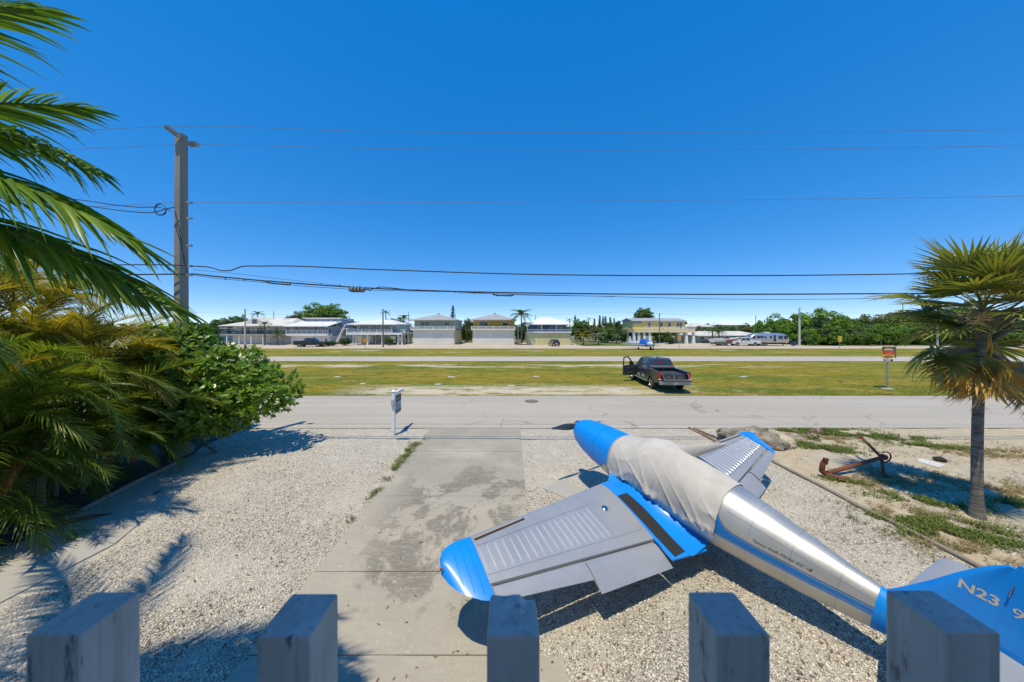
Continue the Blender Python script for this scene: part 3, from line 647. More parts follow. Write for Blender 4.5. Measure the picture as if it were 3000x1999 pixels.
box('wall', WHITE, porch, -6, 6, -2.55, -2.4, 0, 6.3); box('roof', OLDROOF, porch, -6.5, 6.5, -6.0, -.15, 6.32, 6.45)
box('ceiling', WHITE, porch, -6.4, 6.4, -5.9, -.2, 6.25, 6.315)
for x in (-5.8, 5.8): box('post', OFFWHITE, porch, x - .07, x + .07, -.34, -.20, 0, 6.245)
box('fascia_beam', OFFWHITE, porch, -6, 6, .1, .28, 2.6, 2.85)
# ================================================================ VEGETATION
def leafmat(name, c1, c2, c3=None, rough=.5, tr=.3, tcol=(1.5, 1.4, .5), spec=.4):
    m = M(name, c1, rough, 0, spec); m.island(c2, 1.0, .1, .9)
    if c3: m.island(c3, 1.0, .90, .96)
    m.layer(2.5, tuple(c * .7 for c in c1), .45, .7, amount=.5)
    return m.done(tr, tcol)
COCO = leafmat('coconut leaflets', (.085, .20, .024), (.21, .33, .032), None, .38, .35, spec=.6)
ARECA = leafmat('areca leaflets', (.095, .175, .022), (.22, .27, .03), None, .42, .42, spec=.5)
ARECAY = leafmat('yellowing areca leaflets', (.27, .27, .035), (.42, .32, .05), None, .5, .42)
DRYFROND = leafmat('dry brown frond', (.36, .11, .04), (.50, .19, .07), None, .8, .25, (1.2, .9, .7))
FANLIVE = leafmat('fan palm segments', (.13, .18, .035), (.27, .28, .05), None, .42, .3, spec=.6)
FANDRY = leafmat('dry fan segments', (.70, .43, .06), (.52, .38, .15), (.78, .50, .05), .8, .3, (1.2, 1.1, .8))
FANGREY = leafmat('grey dead fan segments', (.30, .26, .19), (.42, .37, .28), None, .9, .15, (1, 1, 1))
SHRUB = leafmat('shrub leaves', (.125, .25, .028), (.25, .38, .045), None, .33, .4, spec=.6)
RACHIS = simple('palm rachis', (.26, .24, .06), .6); STEM = simple('ringed palm stem', (.20, .19, .11), .7, var=(.30, .27, .18), vs_=8)
_m = M('palm trunk', (.20, .185, .16), .95); _m.layer(3, (.10, .09, .078), .4, .6, stretch=(1, 1, 4)).layer(9, (.27, .255, .225), .55, .72, stretch=(.6, .6, 3), amount=.8).layer(40, (.05, .045, .04), .55, .7, amount=.6); _m.bump(_m.noise(14, (.5, .5, 4)), .8, .03); TRUNK = _m.done()

def leaflet(V, F, p, d, side, L, w, nseg, droop, fold=.0, twist=0.):
    """ribbon from p along d, sagging; appended to V,F as quads"""
    p = Vector(p); d = Vector(d).normalized(); b = len(V); st = L / nseg; na = 3 if fold else 2
    for i in range(nseg + 1):
        t = i / nseg; ww = w * (math.sin(math.pi * min(1, .12 + .88 * t) ** .75) if t < 1 else .03) * .5 + w * .02
        s = side.copy(); s -= d * s.dot(d); s = s.normalized() if s.length > 1e-4 else d.orthogonal().normalized(); n = d.cross(s)
        if fold: V.append(p - s * ww + n * ww * fold); V.append(p.copy()); V.append(p + s * ww + n * ww * fold)
        else: V.append(p - s * ww); V.append(p + s * ww)
        p = p + d * st; d = (d + Vector((0, 0, -droop * st * (1 + t)))).normalized()
    for i in range(nseg):
        for k in range(na - 1): F.append((b + i * na + k, b + i * na + k + 1, b + (i + 1) * na + k + 1, b + (i + 1) * na + k))
def frond_mesh(name, L, e0, e1, npair, ll, lw, nseg=4, droop=.8, sweep=.55, vee=.25, fold=.5, seed=0, curl=0., start=.16):
    """pinnate frond: rachis in XZ plane from origin; returns mesh with leaflets and rachis"""
    r = random.Random(seed); V, F = [], []; pts = []; p = Vector((0, 0, 0)); N = 24; e = e0
    for i in range(N + 1):
        pts.append((p.copy(), Vector((math.cos(R(e)), curl * (i / N), math.sin(R(e)))).normalized()))
        p = p + pts[-1][1] * (L / N); e = e0 + (e1 - e0) * ((i + 1) / N) ** 1.15
    for sgn in (-1, 1):
        for k in range(npair):
            t = start + (1 - start) * (k + .5 * (sgn > 0) * .5) / npair; f = t * N; i = min(N - 1, int(f)); q = f - i
            p = pts[i][0].lerp(pts[i + 1][0], q); tn = pts[i][1].lerp(pts[i + 1][1], q).normalized()
            lat = Vector((0, sgn, 0)); up = tn.cross(Vector((0, 1, 0))).normalized() * -1
            if up.z < 0: up = -up
            sw = sweep + .55 * t ** 2 + r.uniform(-.09, .09); l = ll * (.55 + .45 * math.sin(math.pi * (t * .85 + .12))) * r.uniform(.86, 1.08) * (1 if t < .9 else .75)
            d = lat * math.cos(sw) + tn * math.sin(sw) + up * (vee + r.uniform(-.12, .12))
            leaflet(V, F, p, d, tn + up * .35 * r.uniform(.5, 1.4), l, lw * r.uniform(.85, 1.1) * (1.0 - .45 * t), nseg, droop * r.uniform(.55, 1.5), fold)
    b = MB(); b.tube([q[0] for q in pts[::2]], [.018 * L / 2.5 * (1 - .8 * i / (N // 2)) + .002 for i in range(N // 2 + 1)], 5)
    base = len(V); V += [Vector(v) for v in b.V]; F4 = list(F); F4 += [tuple(i + base for i in f) for f in b.F if len(f) == 4]
    return npmesh(name, [tuple(v) for v in V], F4)
def put(me, mat, parent, name, loc, rz, sc=1.0, tilt=0.0, roll=0.0):
    if not me.materials: me.materials.append(mat)
    o = bpy.data.objects.new(name, me); col.objects.link(o); o.parent = parent; o.location = loc
    o.rotation_euler = (roll, tilt, rz); o.scale = (sc,) * 3
    return o
def variant(me, mat):
    c = me.copy(); c.materials.clear(); c.materials.append(mat); return c

# ---- coconut palm beside the porch, crown just out of frame on the left
cx, cy, cz = -6.0, 1.75, 4.86
coco = thing('coconut_palm', 'tall coconut palm whose long green fronds reach in from the upper left', 'palm tree', (-6.7, 1.5, 0))
MB().tube([(0, 0, 0), (.05, .05, 1.2), (.2, .1, 2.6), (.45, .17, 4.0), (cx + 6.7, cy - 1.5, cz)], [.2, .15, .135, .12, .13], 14).build('trunk', TRUNK, coco, smooth=True)
CV = [frond_mesh('coco_frond', L0, e0, e1, npr, ll, .050, 8, dr, .80, .08, .5, seed=i) for i, (L0, e0, e1, dr, npr, ll) in enumerate(((3.4, 36, -2, .9, 62, .72), (3.85, 37, -32, 1.1, 74, .80), (4.15, 10, -36, 1.3, 84, .86), (3.5, -2, -60, 1.0, 70, .80), (3.4, 60, -30, .7, 60, .75), (4.0, 21, -36, 1.2, 78, .84)))]
for vi, az, sc, rl in ((0, 4, 1.0, 10), (1, 6, .84, -12), (2, 5, .9, 8), (1, 2, .74, 6), (0, 8, .86, -14), (5, 3, .93, 5), (3, 2, .80, 0), (3, 9, .70, 15), (2, -4, .80, -14), (2, 12, .80, -20), (1, 150, 1, 5), (4, 185, 1, 0), (2, 215, 1, 5), (1, 245, 1, 0), (0, 290, 1, 0), (4, 120, .9, 0)):
    put(CV[vi], COCO, coco, 'frond', (cx + 6.7, cy - 1.5, cz), R(az), sc, roll=R(rl))

# ---- areca palm clumps in the bed on the left
AV = [frond_mesh('areca_frond', 2.7, e0, e1, 56, .56, .028, 3, .9, .75, .35, 0, seed=20 + i, curl=cu) for i, (e0, e1, cu) in enumerate(((72, -25, .1), (55, -55, -.15), (35, -70, .1), (80, 5, .2), (15, -75, 0), (60, -80, .25)))]
AY = [variant(AV[0], ARECAY), variant(AV[1], ARECAY), variant(AV[3], ARECAY), variant(AV[5], ARECAY)]; AD = [variant(AV[4], DRYFROND), variant(AV[5], DRYFROND)]
def areca(loc, nst, hmin, hmax, spread, label, seed, nf=6, yellow=.5, face=None):
    r = random.Random(seed); t = thing('areca_palm', label, 'palm', loc, 0, 'areca palms in the left bed')
    for i in range(nst):
        a = r.uniform(0, 6.28); rad = spread * math.sqrt(r.random()); x, y = rad * math.cos(a), rad * math.sin(a); h = r.uniform(hmin, hmax)
        lx, ly = x * (1 + .25 * h), y * (1 + .25 * h)
        MB().tube([(x, y, -.03), (x * .6 + lx * .4, y * .6 + ly * .4, h * .5), (lx, ly, h)], [.04, .032, .03], 7).build('cane', STEM, t, smooth=True)
        for k in range(nf):
            vi = r.choice([0, 0, 1, 1, 2, 3, 5]) if h > 1.0 else r.choice([1, 2, 4, 5])
            yl = r.random() < yellow * (h / 3.0 if h > 1.8 else .12)
            me = r.choice(AY) if yl else AV[vi]
            put(me, ARECA, t, 'frond', (lx, ly, h - .12 * k / nf), a + R(r.uniform(-150, 150)) if face is None else r.gauss(face, 1.1), r.uniform(.75, 1.1), tilt=R(r.uniform(-8, 8)), roll=R(r.uniform(-20, 20)))
    for k in range(3):
        put(r.choice(AD), DRYFROND, t, 'dry_frond', (r.uniform(0, .5), r.uniform(-.5, .2), r.uniform(.9, 1.6)), R(r.uniform(-90, 10)), r.uniform(.45, .6))
    return t
areca((-10.6, 5.5, 0), 17, .5, 2.5, .55, 'dense areca palm at the left edge, nearest the porch', 3, 6, .3, R(-45))
areca((-10.95, 7.0, 0), 17, .6, 3.1, .6, 'arching areca palm with yellow upper fronds in the middle of the bed', 4, 6, .75, R(-40))
areca((-11.9, 8.5, 0), 14, .5, 3.0, .55, 'areca palm with yellow fronds just left of the concrete pole', 5, 6, .6, R(-30))
areca((-12.7, 7.5, 0), 12, 2.0, 5.0, .6, 'tallest areca palm rising at the back of the left bed', 6, 6, .8)

ad = [o for o in bpy.data.objects if o.name.startswith('areca_palm') and o.parent is None]
for o, (x, y, z, az, sc) in zip((ad[1], ad[0], ad[1], ad[0], ad[2]), ((-9.75, 6.55, 1.75, -60, .62), (-10.0, 5.2, 1.25, -35, .55), (-9.9, 7.4, 1.5, -20, .5), (-9.9, 5.9, 1.0, -70, .5), (-10.6, 8.2, 1.7, -40, .5))):
    put(AD[0], DRYFROND, o, 'dry_frond', (x - o.location.x, y - o.location.y, z), R(az), sc)

# ---- broadleaf shrub before the pole
def leaf_cluster_mesh(name, centers, per, L, W, seed, up=.35, nseg=2, spread=1.):
    r = random.Random(seed); V, F = [], []
    for c, dirn in centers:
        dirn = Vector(dirn).normalized(); o = dirn.orthogonal().normalized(); q = dirn.cross(o)
        n = max(3, int(r.gauss(per, 1.5))); a0 = r.uniform(0, 6.28)
        for k in range(n):
            a = a0 + 2.4 * k; el = r.uniform(.15, 1.1); d = (o * math.cos(a) + q * math.sin(a)) * math.cos(el) * spread + dirn * math.sin(el) + Vector((0, 0, up * r.uniform(-.6, 1)))
            s = d.cross(dirn); s = s if s.length > .05 else d.orthogonal(); s = s.normalized() + Vector((r.uniform(-.3, .3), r.uniform(-.3, .3), r.uniform(-.3, .3)))
            leaflet(V, F, Vector(c) + dirn * r.uniform(-.5, .3) * L, d, s, L * r.uniform(.65, 1.15), W * r.uniform(.8, 1.15), nseg, r.uniform(.5, 3.0))
    return npmesh(name, [tuple(v) for v in V], F)
shr = thing('broadleaf_shrub', 'bushy bright green broadleaf shrub growing in front of the concrete pole', 'shrub', (-11.0, 9.75, 0))
r_ = random.Random(5); cl = []; brs = []
blobs = [((.2, 0, 3.0), (1.5, 1.2, 1.15)), ((1.5, .2, 2.4), (1.5, 1.2, 1.05)), ((2.75, .1, 1.95), (1.25, .95, .8)), ((-.7, -.1, 2.0), (1.25, 1.1, 1.2)), ((.9, -.25, 1.5), (1.5, 1.0, .95)), ((-.6, -.4, 1.1), (.9, .8, .7)), ((.4, .1, 3.75), (.6, .6, .5)), ((1.9, -.1, 1.2), (.9, .7, .45))]
for c, s in blobs:
    for k in range(int(330 * s[0] * s[2])):
        d = Vector((r_.gauss(0, 1), r_.gauss(0, 1), r_.gauss(0, 1))).normalized(); q = r_.uniform(.45, 1.05) ** .6 * (1 + .18 * nz(d.x * 2.5, d.y * 2.5 + c[0], d.z * 2.5))
        cl.append((Vector(c) + Vector((d.x * s[0], d.y * s[1], d.z * s[2])) * q, d + Vector((0, 0, .6))))
sf = link_mesh('foliage', leaf_cluster_mesh('foliage', cl, 6, .19, .095, 9), SHRUB, shr); sf['kind'] = 'stuff'
for c, s in blobs:
    for k in range(3):
        e = Vector(c) + Vector((r_.uniform(-.5, .5) * s[0], r_.uniform(-.5, .5) * s[1], r_.uniform(-.3, .4) * s[2])); m0 = Vector((r_.uniform(-.25, .25), r_.uniform(-.2, .2), 0))
        MB().tube([m0, m0.lerp(e, .45) + Vector((0, 0, .25)), e], [.045, .03, .012], 6).build('branch', BARK, shr, smooth=True)

# ---- fan palm on the right
FPX0, FPY0 = 9.94, 6.42
fan = thing('fan_palm', 'fan palm with a skirt of golden dead leaves at the right edge', 'palm tree', (FPX0, FPY0, 0))
TOP = Vector((.10, -.02, 4.22))
rows = []
for i in range(40):
    t = i / 39; c = Vector((.10 * t - .05 * math.sin(t * 3), -.02 * t, TOP.z * t)); rr = (.080 - .010 * t + .035 * max(0, 1 - t * 9)) * (1 + .03 * (i % 2)) * (1 + .02 * nz(i * .8, 2))
    rows.append([(c.x + rr * math.cos(k * math.pi / 10), c.y + rr * math.sin(k * math.pi / 10), c.z) for k in range(20)])
MB().grid(rows, closed=True, capfirst=True, caplast=True).build('trunk', TRUNK, fan, smooth=True)
def fan_mesh(name, pet, rad, nseg, span, w, droop, seed, cup=.25, petdroop=.15, ragged=.0):
    r = random.Random(seed); V, F = [], []; pts = [Vector((pet * t, 0, -petdroop * pet * t * t)) for t in (0, .25, .5, .75, 1)]; h = pts[-1]; tn = (pts[-1] - pts[-2]).normalized()
    upv = Vector((-tn.z, 0, tn.x))
    for k in range(nseg):
        a = R(span) * (k / (nseg - 1) - .5) + r.uniform(-.03, .03); d = tn * math.cos(a) + Vector((0, 1, 0)) * math.sin(a) + upv * cup * (abs(math.sin(a)) * .5 + .2) + upv * r.uniform(-.07, .07)
        leaflet(V, F, h, d, Vector((0, 1, 0)) * math.cos(a) - tn * math.sin(a), rad * (1 - .22 * abs(a) / R(span / 2)) * r.uniform(.9 - ragged, 1.06), w * r.uniform(.85, 1.1), 6, droop * r.uniform(.5, 1.5), .55)
    b = MB(); b.tube(pts, [.022, .018, .016, .014, .012], 5); base = len(V); V += [Vector(v) for v in b.V]; F += [tuple(i + base for i in f) for f in b.F if len(f) == 4]
    return npmesh(name, [tuple(v) for v in V], F)
FV = [fan_mesh('fan_leaf', p, rd, 34, 235, .058, dr, i, cup) for i, (p, rd, dr, cup) in enumerate(((.85, .98, .25, .3), (1.0, 1.0, .5, .2), (.7, .95, .15, .35)))]
FD = [variant(fan_mesh('fan_leaf', p, rd, 38, 170, .055, dr, 10 + i, .1, pd, .2), FANDRY) for i, (p, rd, dr, pd) in enumerate(((.35, .9, 1.0, .9), (.45, .85, 1.3, 1.0)))]
FG = [variant(FD[0], FANGREY), variant(FD[1], FANGREY)]; FGW = [variant(fan_mesh('fan_leaf', .9, .8, 34, 120, .05, 1.8, 31, .0, .35, .3), FANGREY)]
r_ = random.Random(8)
for i in range(28):       # live crown, rising leaves to level ones
    el = R(80 - 96 * (i / 27)); az = i * 2.4 + r_.uniform(-.3, .3)
    put(r_.choice(FV), FANLIVE, fan, 'fan_leaf', TOP + Vector((0, 0, .05 + .25 * (1 - i / 27))), az, r_.uniform(.88, 1.08) * (1 - .16 * i / 27), tilt=-el, roll=R(r_.uniform(-20, 20)))
for az, el, sc in ((140, -34, .86), (152, -50, .85), (30, -25, .85)):
    put(FV[1], FANLIVE, fan, 'fan_leaf', TOP + Vector((0, 0, -.1)), R(az), sc, tilt=-R(el), roll=R(r_.uniform(-12, 12)))
fy_ = variant(FV[2], FANDRY); put(fy_, FANDRY, fan, 'yellow_fan_leaf', TOP + Vector((0, 0, .1)), R(262), .8, tilt=-R(58)); put(fy_, FANDRY, fan, 'yellow_fan_leaf', TOP + Vector((0, 0, .1)), R(295), .7, tilt=-R(40))
for i, (az, el, sc) in enumerate(((-147, -50, 1.05), (-95, -50, 1.0), (-65, -48, 1.05), (-122, -55, 1.0), (-40, -46, 1.1), (-172, -55, 1.0), (10, -55, .95), (60, -60, .9), (110, -58, .9))):
    put(FD[i % 2], FANDRY, fan, 'dead_fan_leaf', TOP + Vector((0, 0, -.22 - .07 * (i % 3))), R(az), sc * 1.2, tilt=-R(el), roll=R(r_.uniform(-15, 15)))
for i in range(13):
    if 140 < math.degrees(i * 2.4) % 360 < 300: continue
    put(r_.choice(FG + FGW), FANGREY, fan, 'grey_dead_leaf', TOP + Vector((0, 0, -r_.uniform(.15, .7))), i * 2.4, r_.uniform(.75, 1.0), tilt=-R(r_.uniform(-62, -18)), roll=R(r_.uniform(-30, 30)))
for i in range(16):
    a = i * 2.4; b = MB(); d = Vector((math.cos(a), math.sin(a), 0)); b.tube([TOP + Vector((0, 0, -.5 + .03 * i)) + d * .14, TOP + d * .35 + Vector((0, 0, -.25 + .03 * i)), TOP + d * r_.uniform(.6, .95) + Vector((0, 0, -.25 + .045 * i))], [.04, .022, .012], 5); b.build('leaf_base', BARK, fan)
for az, ln in ((-150, 1.3), (-20, 1.3), (-110, 1.1)):      # drooping flower stalks
    V, F = [], []; a = R(az); d0 = Vector((math.cos(a), math.sin(a), .35)); p = TOP + Vector((0, 0, .1)); pts = []
    for k in range(9): pts.append(p.copy()); p = p + d0.normalized() * ln / 8; d0.z -= .14
    for k in range(2, 9):
        for j in range(14):
            leaflet(V, F, pts[k] + Vector((r_.uniform(-.04, .04),) * 3), (r_.uniform(-1, 1), r_.uniform(-1, 1), r_.uniform(-.9, .5)), Vector((0, 0, 1)), r_.uniform(.08, .24), .016, 2, 1.5)
    b = MB(); b.tube(pts, [.016 - .0015 * k for k in range(9)], 5); base = len(V); V += [Vector(v) for v in b.V]; F += [tuple(i + base for i in f) for f in b.F if len(f) == 4]
    link_mesh('flower_stalk', npmesh('flower_stalk', [tuple(v) for v in V], F), simple('dry flower stalk', (.26, .17, .06), .8), fan)
# ================================================================ POLES, WIRES AND YARD THINGS
PD = 9.6
def square_pole(name, label, loc, h, w0, w1, rz, mat=None, group=None):
    t = thing(name, label, 'utility pole', loc, rz, group)
    b = MB(); b.add([(-w0, -w0, -.3), (w0, -w0, -.3), (w0, w0, -.3), (-w0, w0, -.3), (-w1, -w1, h), (w1, -w1, h), (w1, w1, h), (-w1, w1, h)], [(0, 3, 2, 1), (4, 5, 6, 7), (0, 1, 5, 4), (1, 2, 6, 5), (2, 3, 7, 6), (3, 0, 4, 7)])
    b.build('shaft', mat or CONCRETE, t, bevel=.02 if w0 > .1 else 0.0); return t
top = atd(534, 394, PD)
pole = square_pole('concrete_pole', 'tall tapering square concrete utility pole beside the left palms', (top.x - .03, PD, 0), top.z, .135, .108, R(-10))
PX = top.x - .03
PORC = simple('grey insulator', (.34, .35, .37), .35)
def insul(p0, p1, r, parent, name='insulator'):
    p0, p1 = Vector(p0), Vector(p1); n = 13; pts = [p0.lerp(p1, i / (2 * n)) for i in range(2 * n + 1)]
    o = MB().tube(pts, [r if i % 2 else r * .55 for i in range(2 * n + 1)], 10).build(name, PORC, None, smooth=False)
    o.parent = parent; o.matrix_parent_inverse = (Matrix.Translation(parent.location) @ Matrix.Rotation(parent.rotation_euler.z, 4, 'Z')).inverted(); return o
i1 = insul(atd(526, 400, PD - .2), atd(487, 372, PD - .3), .075, pole); i2 = insul(atd(555, 422, PD - .1), atd(578, 423, PD - .1), .085, pole)
for v in (594, 640, 720, 780, 806):
    p = atd(560, v, PD - .3); o = MB().box(p.x - .12, p.x + .02, p.y - .03, p.y + .03, p.z - .03, p.z + .03).build('bracket', GALV, None); o.parent = pole; o.matrix_parent_inverse = i1.matrix_parent_inverse
BRK = [atd(513, v, PD - .28) for v in range(430, 900, 52)]
WIREM = simple('weathered conductor', (.20, .22, .25), .6, .3); CABLE = simple('black cable', (.018, .02, .024), .6)
def wire(name, label, pts, r, mat=WIREM, cat='cable', n=48):
    # smooth curve through given points (chord-length Hermite)
    P = [Vector(p) for p in pts]; S_ = [0.0]
    for a, b in zip(P, P[1:]): S_.append(S_[-1] + max(1e-4, (b - a).length))
    T = []
    for i in range(len(P)):
        if 0 < i < len(P) - 1:
            d0, d1 = (P[i] - P[i - 1]) / (S_[i] - S_[i - 1]), (P[i + 1] - P[i]) / (S_[i + 1] - S_[i]); w0, w1 = S_[i + 1] - S_[i], S_[i] - S_[i - 1]; T.append((d0 * w0 + d1 * w1) / (w0 + w1))
        else: T.append((P[1] - P[0]) / S_[1] if i == 0 else (P[-1] - P[-2]) / (S_[-1] - S_[-2]))
    out = []
    for i in range(len(P) - 1):
        l = S_[i + 1] - S_[i]; k = max(3, n // (len(P) - 1))
        for j in range(k):
            t = j / k; out.append(P[i] * (2 * t ** 3 - 3 * t * t + 1) + T[i] * l * (t ** 3 - 2 * t * t + t) + P[i + 1] * (3 * t * t - 2 * t ** 3) + T[i + 1] * l * (t ** 3 - t * t))
    out.append(P[-1])
    return tag(MB().tube(out, r, 6).build(name, mat, smooth=True), label, cat, 'overhead lines along the street')
def span(uv, d=PD, xl=-56., xr=36.):
    """points on the plane of the line, extended along x by its end slopes"""
    P = [atd(u, v, d) for u, v in uv]
    return P
def ext(P, xr, dz): return P + [Vector((xr, P[-1].y, P[-1].z + dz))]
wire('power_line', 'topmost thin power line, held by the ribbed insulator on the pole top', [(-60, PD - .3, 10.9)] + ext([atd(312, 379, PD - .3), atd(487, 371, PD - .3), atd(1100, 386, PD - .3), atd(1700, 388, PD - .3), atd(3000, 380, PD - .3)], 34, .45), .0065)
wire('power_line', 'second thin power line from the top, on the right face of the pole', ext([atd(578, 423, PD - .1), atd(1100, 435, PD - .1), atd(1800, 440, PD - .1), atd(3000, 427, PD - .1)], 34, .5), .0065)
wire('power_line', 'thin power line left of the pole just under its top', [(-60, PD + .2, 10.7), atd(330, 433, PD + .2), atd(512, 424, PD + .15)], .006)
wire('power_line', 'single thin wire a third of the way down the pole', [(-60, PD - .1, 8.6), atd(330, 604, PD - .1), atd(515, 594, PD - .1)] + ext([atd(562, 594, PD - .1), atd(1300, 594, PD - .1), atd(1900, 588, PD - .1), atd(3000, 575, PD - .1)], 34, .6), .006)
c1 = wire('communication_cable', 'upper thick black cable with a slack dip near the pole', [(-60, PD - .3, 6.0), atd(300, 776, PD - .3)] + ext([atd(566, 780, PD - .3), atd(622, 785, PD - .3), atd(648, 793, PD - .3), atd(678, 792, PD - .3), atd(706, 782, PD - .3), atd(760, 780, PD - .3), atd(1100, 790, PD - .3), atd(1500, 803, PD - .3), atd(2150, 808, PD - .3), atd(3000, 797, PD - .3)], 34, .5), .017, CABLE, n=90)
bund = thing('communication_bundle', 'lowest thick black cable bundle carrying a closure and two splices', 'cable', (PX, PD - .3, 5), 0, 'overhead lines along the street')
def bl(pts, r, nm, mat=CABLE, par=None):
    o = MB().tube([Vector(p) - Vector((PX, PD - .3, 5)) for p in pts], r, 7).build(nm, mat, par or bund, smooth=True); return o
BU = [(566, 803), (640, 811), (760, 822), (900, 833), (1050, 843), (1200, 850), (1350, 855), (1550, 859), (1800, 862), (2100, 863), (2400, 862), (2700, 860), (3000, 857), (3400, 851), (4600, 828)]
bl([atd(u, v, PD - .3) for u, v in BU], .021, 'main_cable'); bl([(-60, PD - .3, 5.7)] + [atd(u, v, PD - .3) for u, v in ((300, 806), (566, 803))], .021, 'main_cable')
bl([atd(u, v + 4 + 3 * math.sin(u * .05), PD - .33) for u, v in BU[:9]], .008, 'lashed_drop'); bl([atd(566, 790, PD - .3), atd(700, 803, PD - .3), atd(860, 822, PD - .3), atd(1000, 837, PD - .3)], .005, 'guy_strand')
cs = bl([atd(1023, 848, PD - .3), atd(1030, 849, PD - .3), atd(1064, 850, PD - .3), atd(1068, 850, PD - .3)], [.055, .085, .085, .05], 'closure_case', simple('grey closure', (.16, .16, .16), .6))
for u in (1036, 1046, 1056): bl([atd(u, 849, PD - .3), atd(u + 3, 849, PD - .3)], .094, 'case_rib', BLACKMETAL, None)
bl([atd(1066, 848, PD - .3), atd(1080, 849, PD - .3), atd(1085, 853, PD - .3)], .018, 'case_tail'); bl([atd(1086, 849, PD - .3), atd(1104, 843, PD - .3), atd(1122, 841, PD - .3), atd(1200, 850, PD - .3)], .012, 'lead_in')
for u in (1036, 1062): bl([atd(u, 846, PD - .3), atd(u, 838 + (u - 1036) * .1, PD - .3)], .012, 'hanger', GALV)
for u0, u1, v0, v1 in ((792, 846, 824, 829), (1455, 1500, 860, 861)):
    bl([atd(u0 - 12, v0 + 2, PD - .32), atd(u0, v0 + 6, PD - .32), atd(u1, v1 + 6, PD - .32), atd(u1 + 5, v1 + 3, PD - .32)], .022, 'splice'); bl([atd(u0, v0 - 3, PD - .32), atd(u0, v0 + 6, PD - .32)], .014, 'hanger', GALV); bl([atd(u1 - 6, v1 - 3, PD - .32), atd(u1 - 6, v1 + 6, PD - .32)], .014, 'hanger', GALV)
for u in range(660, 1450, 56): bl([atd(u, 811 + (u - 640) * .058 + 3, PD - .3), atd(u + 2, 811 + (u - 640) * .058 + 8, PD - .3)], .012, 'lashing_clip')
wire('service_wire', 'faint thin wire sagging just below the lowest bundle', ext([atd(1340, 858, PD), atd(1700, 867, PD), atd(2170, 877, PD), atd(2400, 877, PD), atd(2735, 872, PD), atd(3000, 868, PD)], 34, .6), .0075, CABLE)
for k, (uv, dsc) in enumerate(((((250, 588), (330, 600), (400, 607), (480, 611), (500, 618)), 'upper'), (((270, 606), (380, 620), (450, 622), (490, 612), (512, 607)), 'lower'))):
    wire('service_drop', dsc + ' of two black service drops looping to the pole from the left', [(-40, PD - .2, 7.6 - .2 * k)] + [atd(u, v, PD - .25) for u, v in uv], .013, CABLE)
wire('service_loop', 'coiled black loop of service cable hanging left of the pole', [atd(470 + 17 * math.cos(a), 618 + 15 * math.sin(a) - .6 * a, PD - .25) for a in arange(0, 11, 24)], .011, CABLE)
for k, (a, b) in enumerate((((513, 620), (540, 770)), ((514, 660), (548, 800)))):
    p, q = atd(*a, PD - .33), atd(*b, PD - .36); o = MB().tube([p, p.lerp(q, .5) + Vector((.03, 0, 0)), q], .012, 6).build('riser_cable', CABLE, None); o.parent = pole; o.matrix_parent_inverse = i1.matrix_parent_inverse
box('pole_collar', CONCRETE, pole, -.21, .21, -.21, .21, -.05, .25, bevel=.03)

# ---- estate agent's sign
p = at(1153, 1276); sg_ = thing('yard_sign', 'white post-and-arm yard sign with hanging dark and pale panel', 'sign', p)
WP = fwhite('white vinyl', (.78, .79, .78))
box('post', WP, sg_, -.055, .055, -.055, .055, -.1, 1.66, bevel=.006)
MB().add([(-.075, -.075, 1.66), (.075, -.075, 1.66), (.075, .075, 1.66), (-.075, .075, 1.66), (0, 0, 1.74)], [(0, 3, 2, 1), (0, 1, 4), (1, 2, 4), (2, 3, 4), (3, 0, 4)]).build('post_cap', WP, sg_)
box('arm', WP, sg_, -.045, .045, .055, .92, 1.50, 1.60, bevel=.005)
pn = box('sign_panel', simple('sign pale blue grey', (.36, .42, .52), .5), sg_, -.012, .012, .12, .74, .74, 1.44)
for nm, z0, z1, y0, y1, c in (('header_band', 1.18, 1.44, .12, .74, (.035, .035, .035)), ('footer_band', .74, .87, .12, .74, (.05, .055, .05)), ('portrait_figure', .87, 1.10, .15, .25, (.03, .045, .06)), ('text_line', 1.10, 1.13, .18, .40, (.07, .09, .12)), ('text_line', 1.02, 1.045, .36, .58, (.06, .09, .13)), ('text_line', .96, .985, .36, .62, (.08, .11, .15)), ('text_line', .90, .915, .36, .64, (.14, .17, .21)), ('header_lettering', 1.26, 1.34, .2, .62, (.22, .21, .16)), ('footer_lettering', .79, .82, .18, .68, (.30, .31, .28))):
    box(nm, simple('sign ' + nm + str(z0), c, .5), pn, .0125 if 'letter' not in nm else .015, .0145 if 'letter' not in nm else .0165, y0 + .002, y1 - .002, z0, z1)
    box(nm, simple('sign ' + nm + 'b' + str(z0), c, .5), pn, -.0145 if 'letter' not in nm else -.0165, -.0125 if 'letter' not in nm else -.015, y0 + .002, y1 - .002, z0, z1)
box('brochure_tube', simple('clear brochure box', (.42, .46, .45), .3), sg_, -.05, .05, -.12, -.056, 1.12, 1.38, bevel=.01)

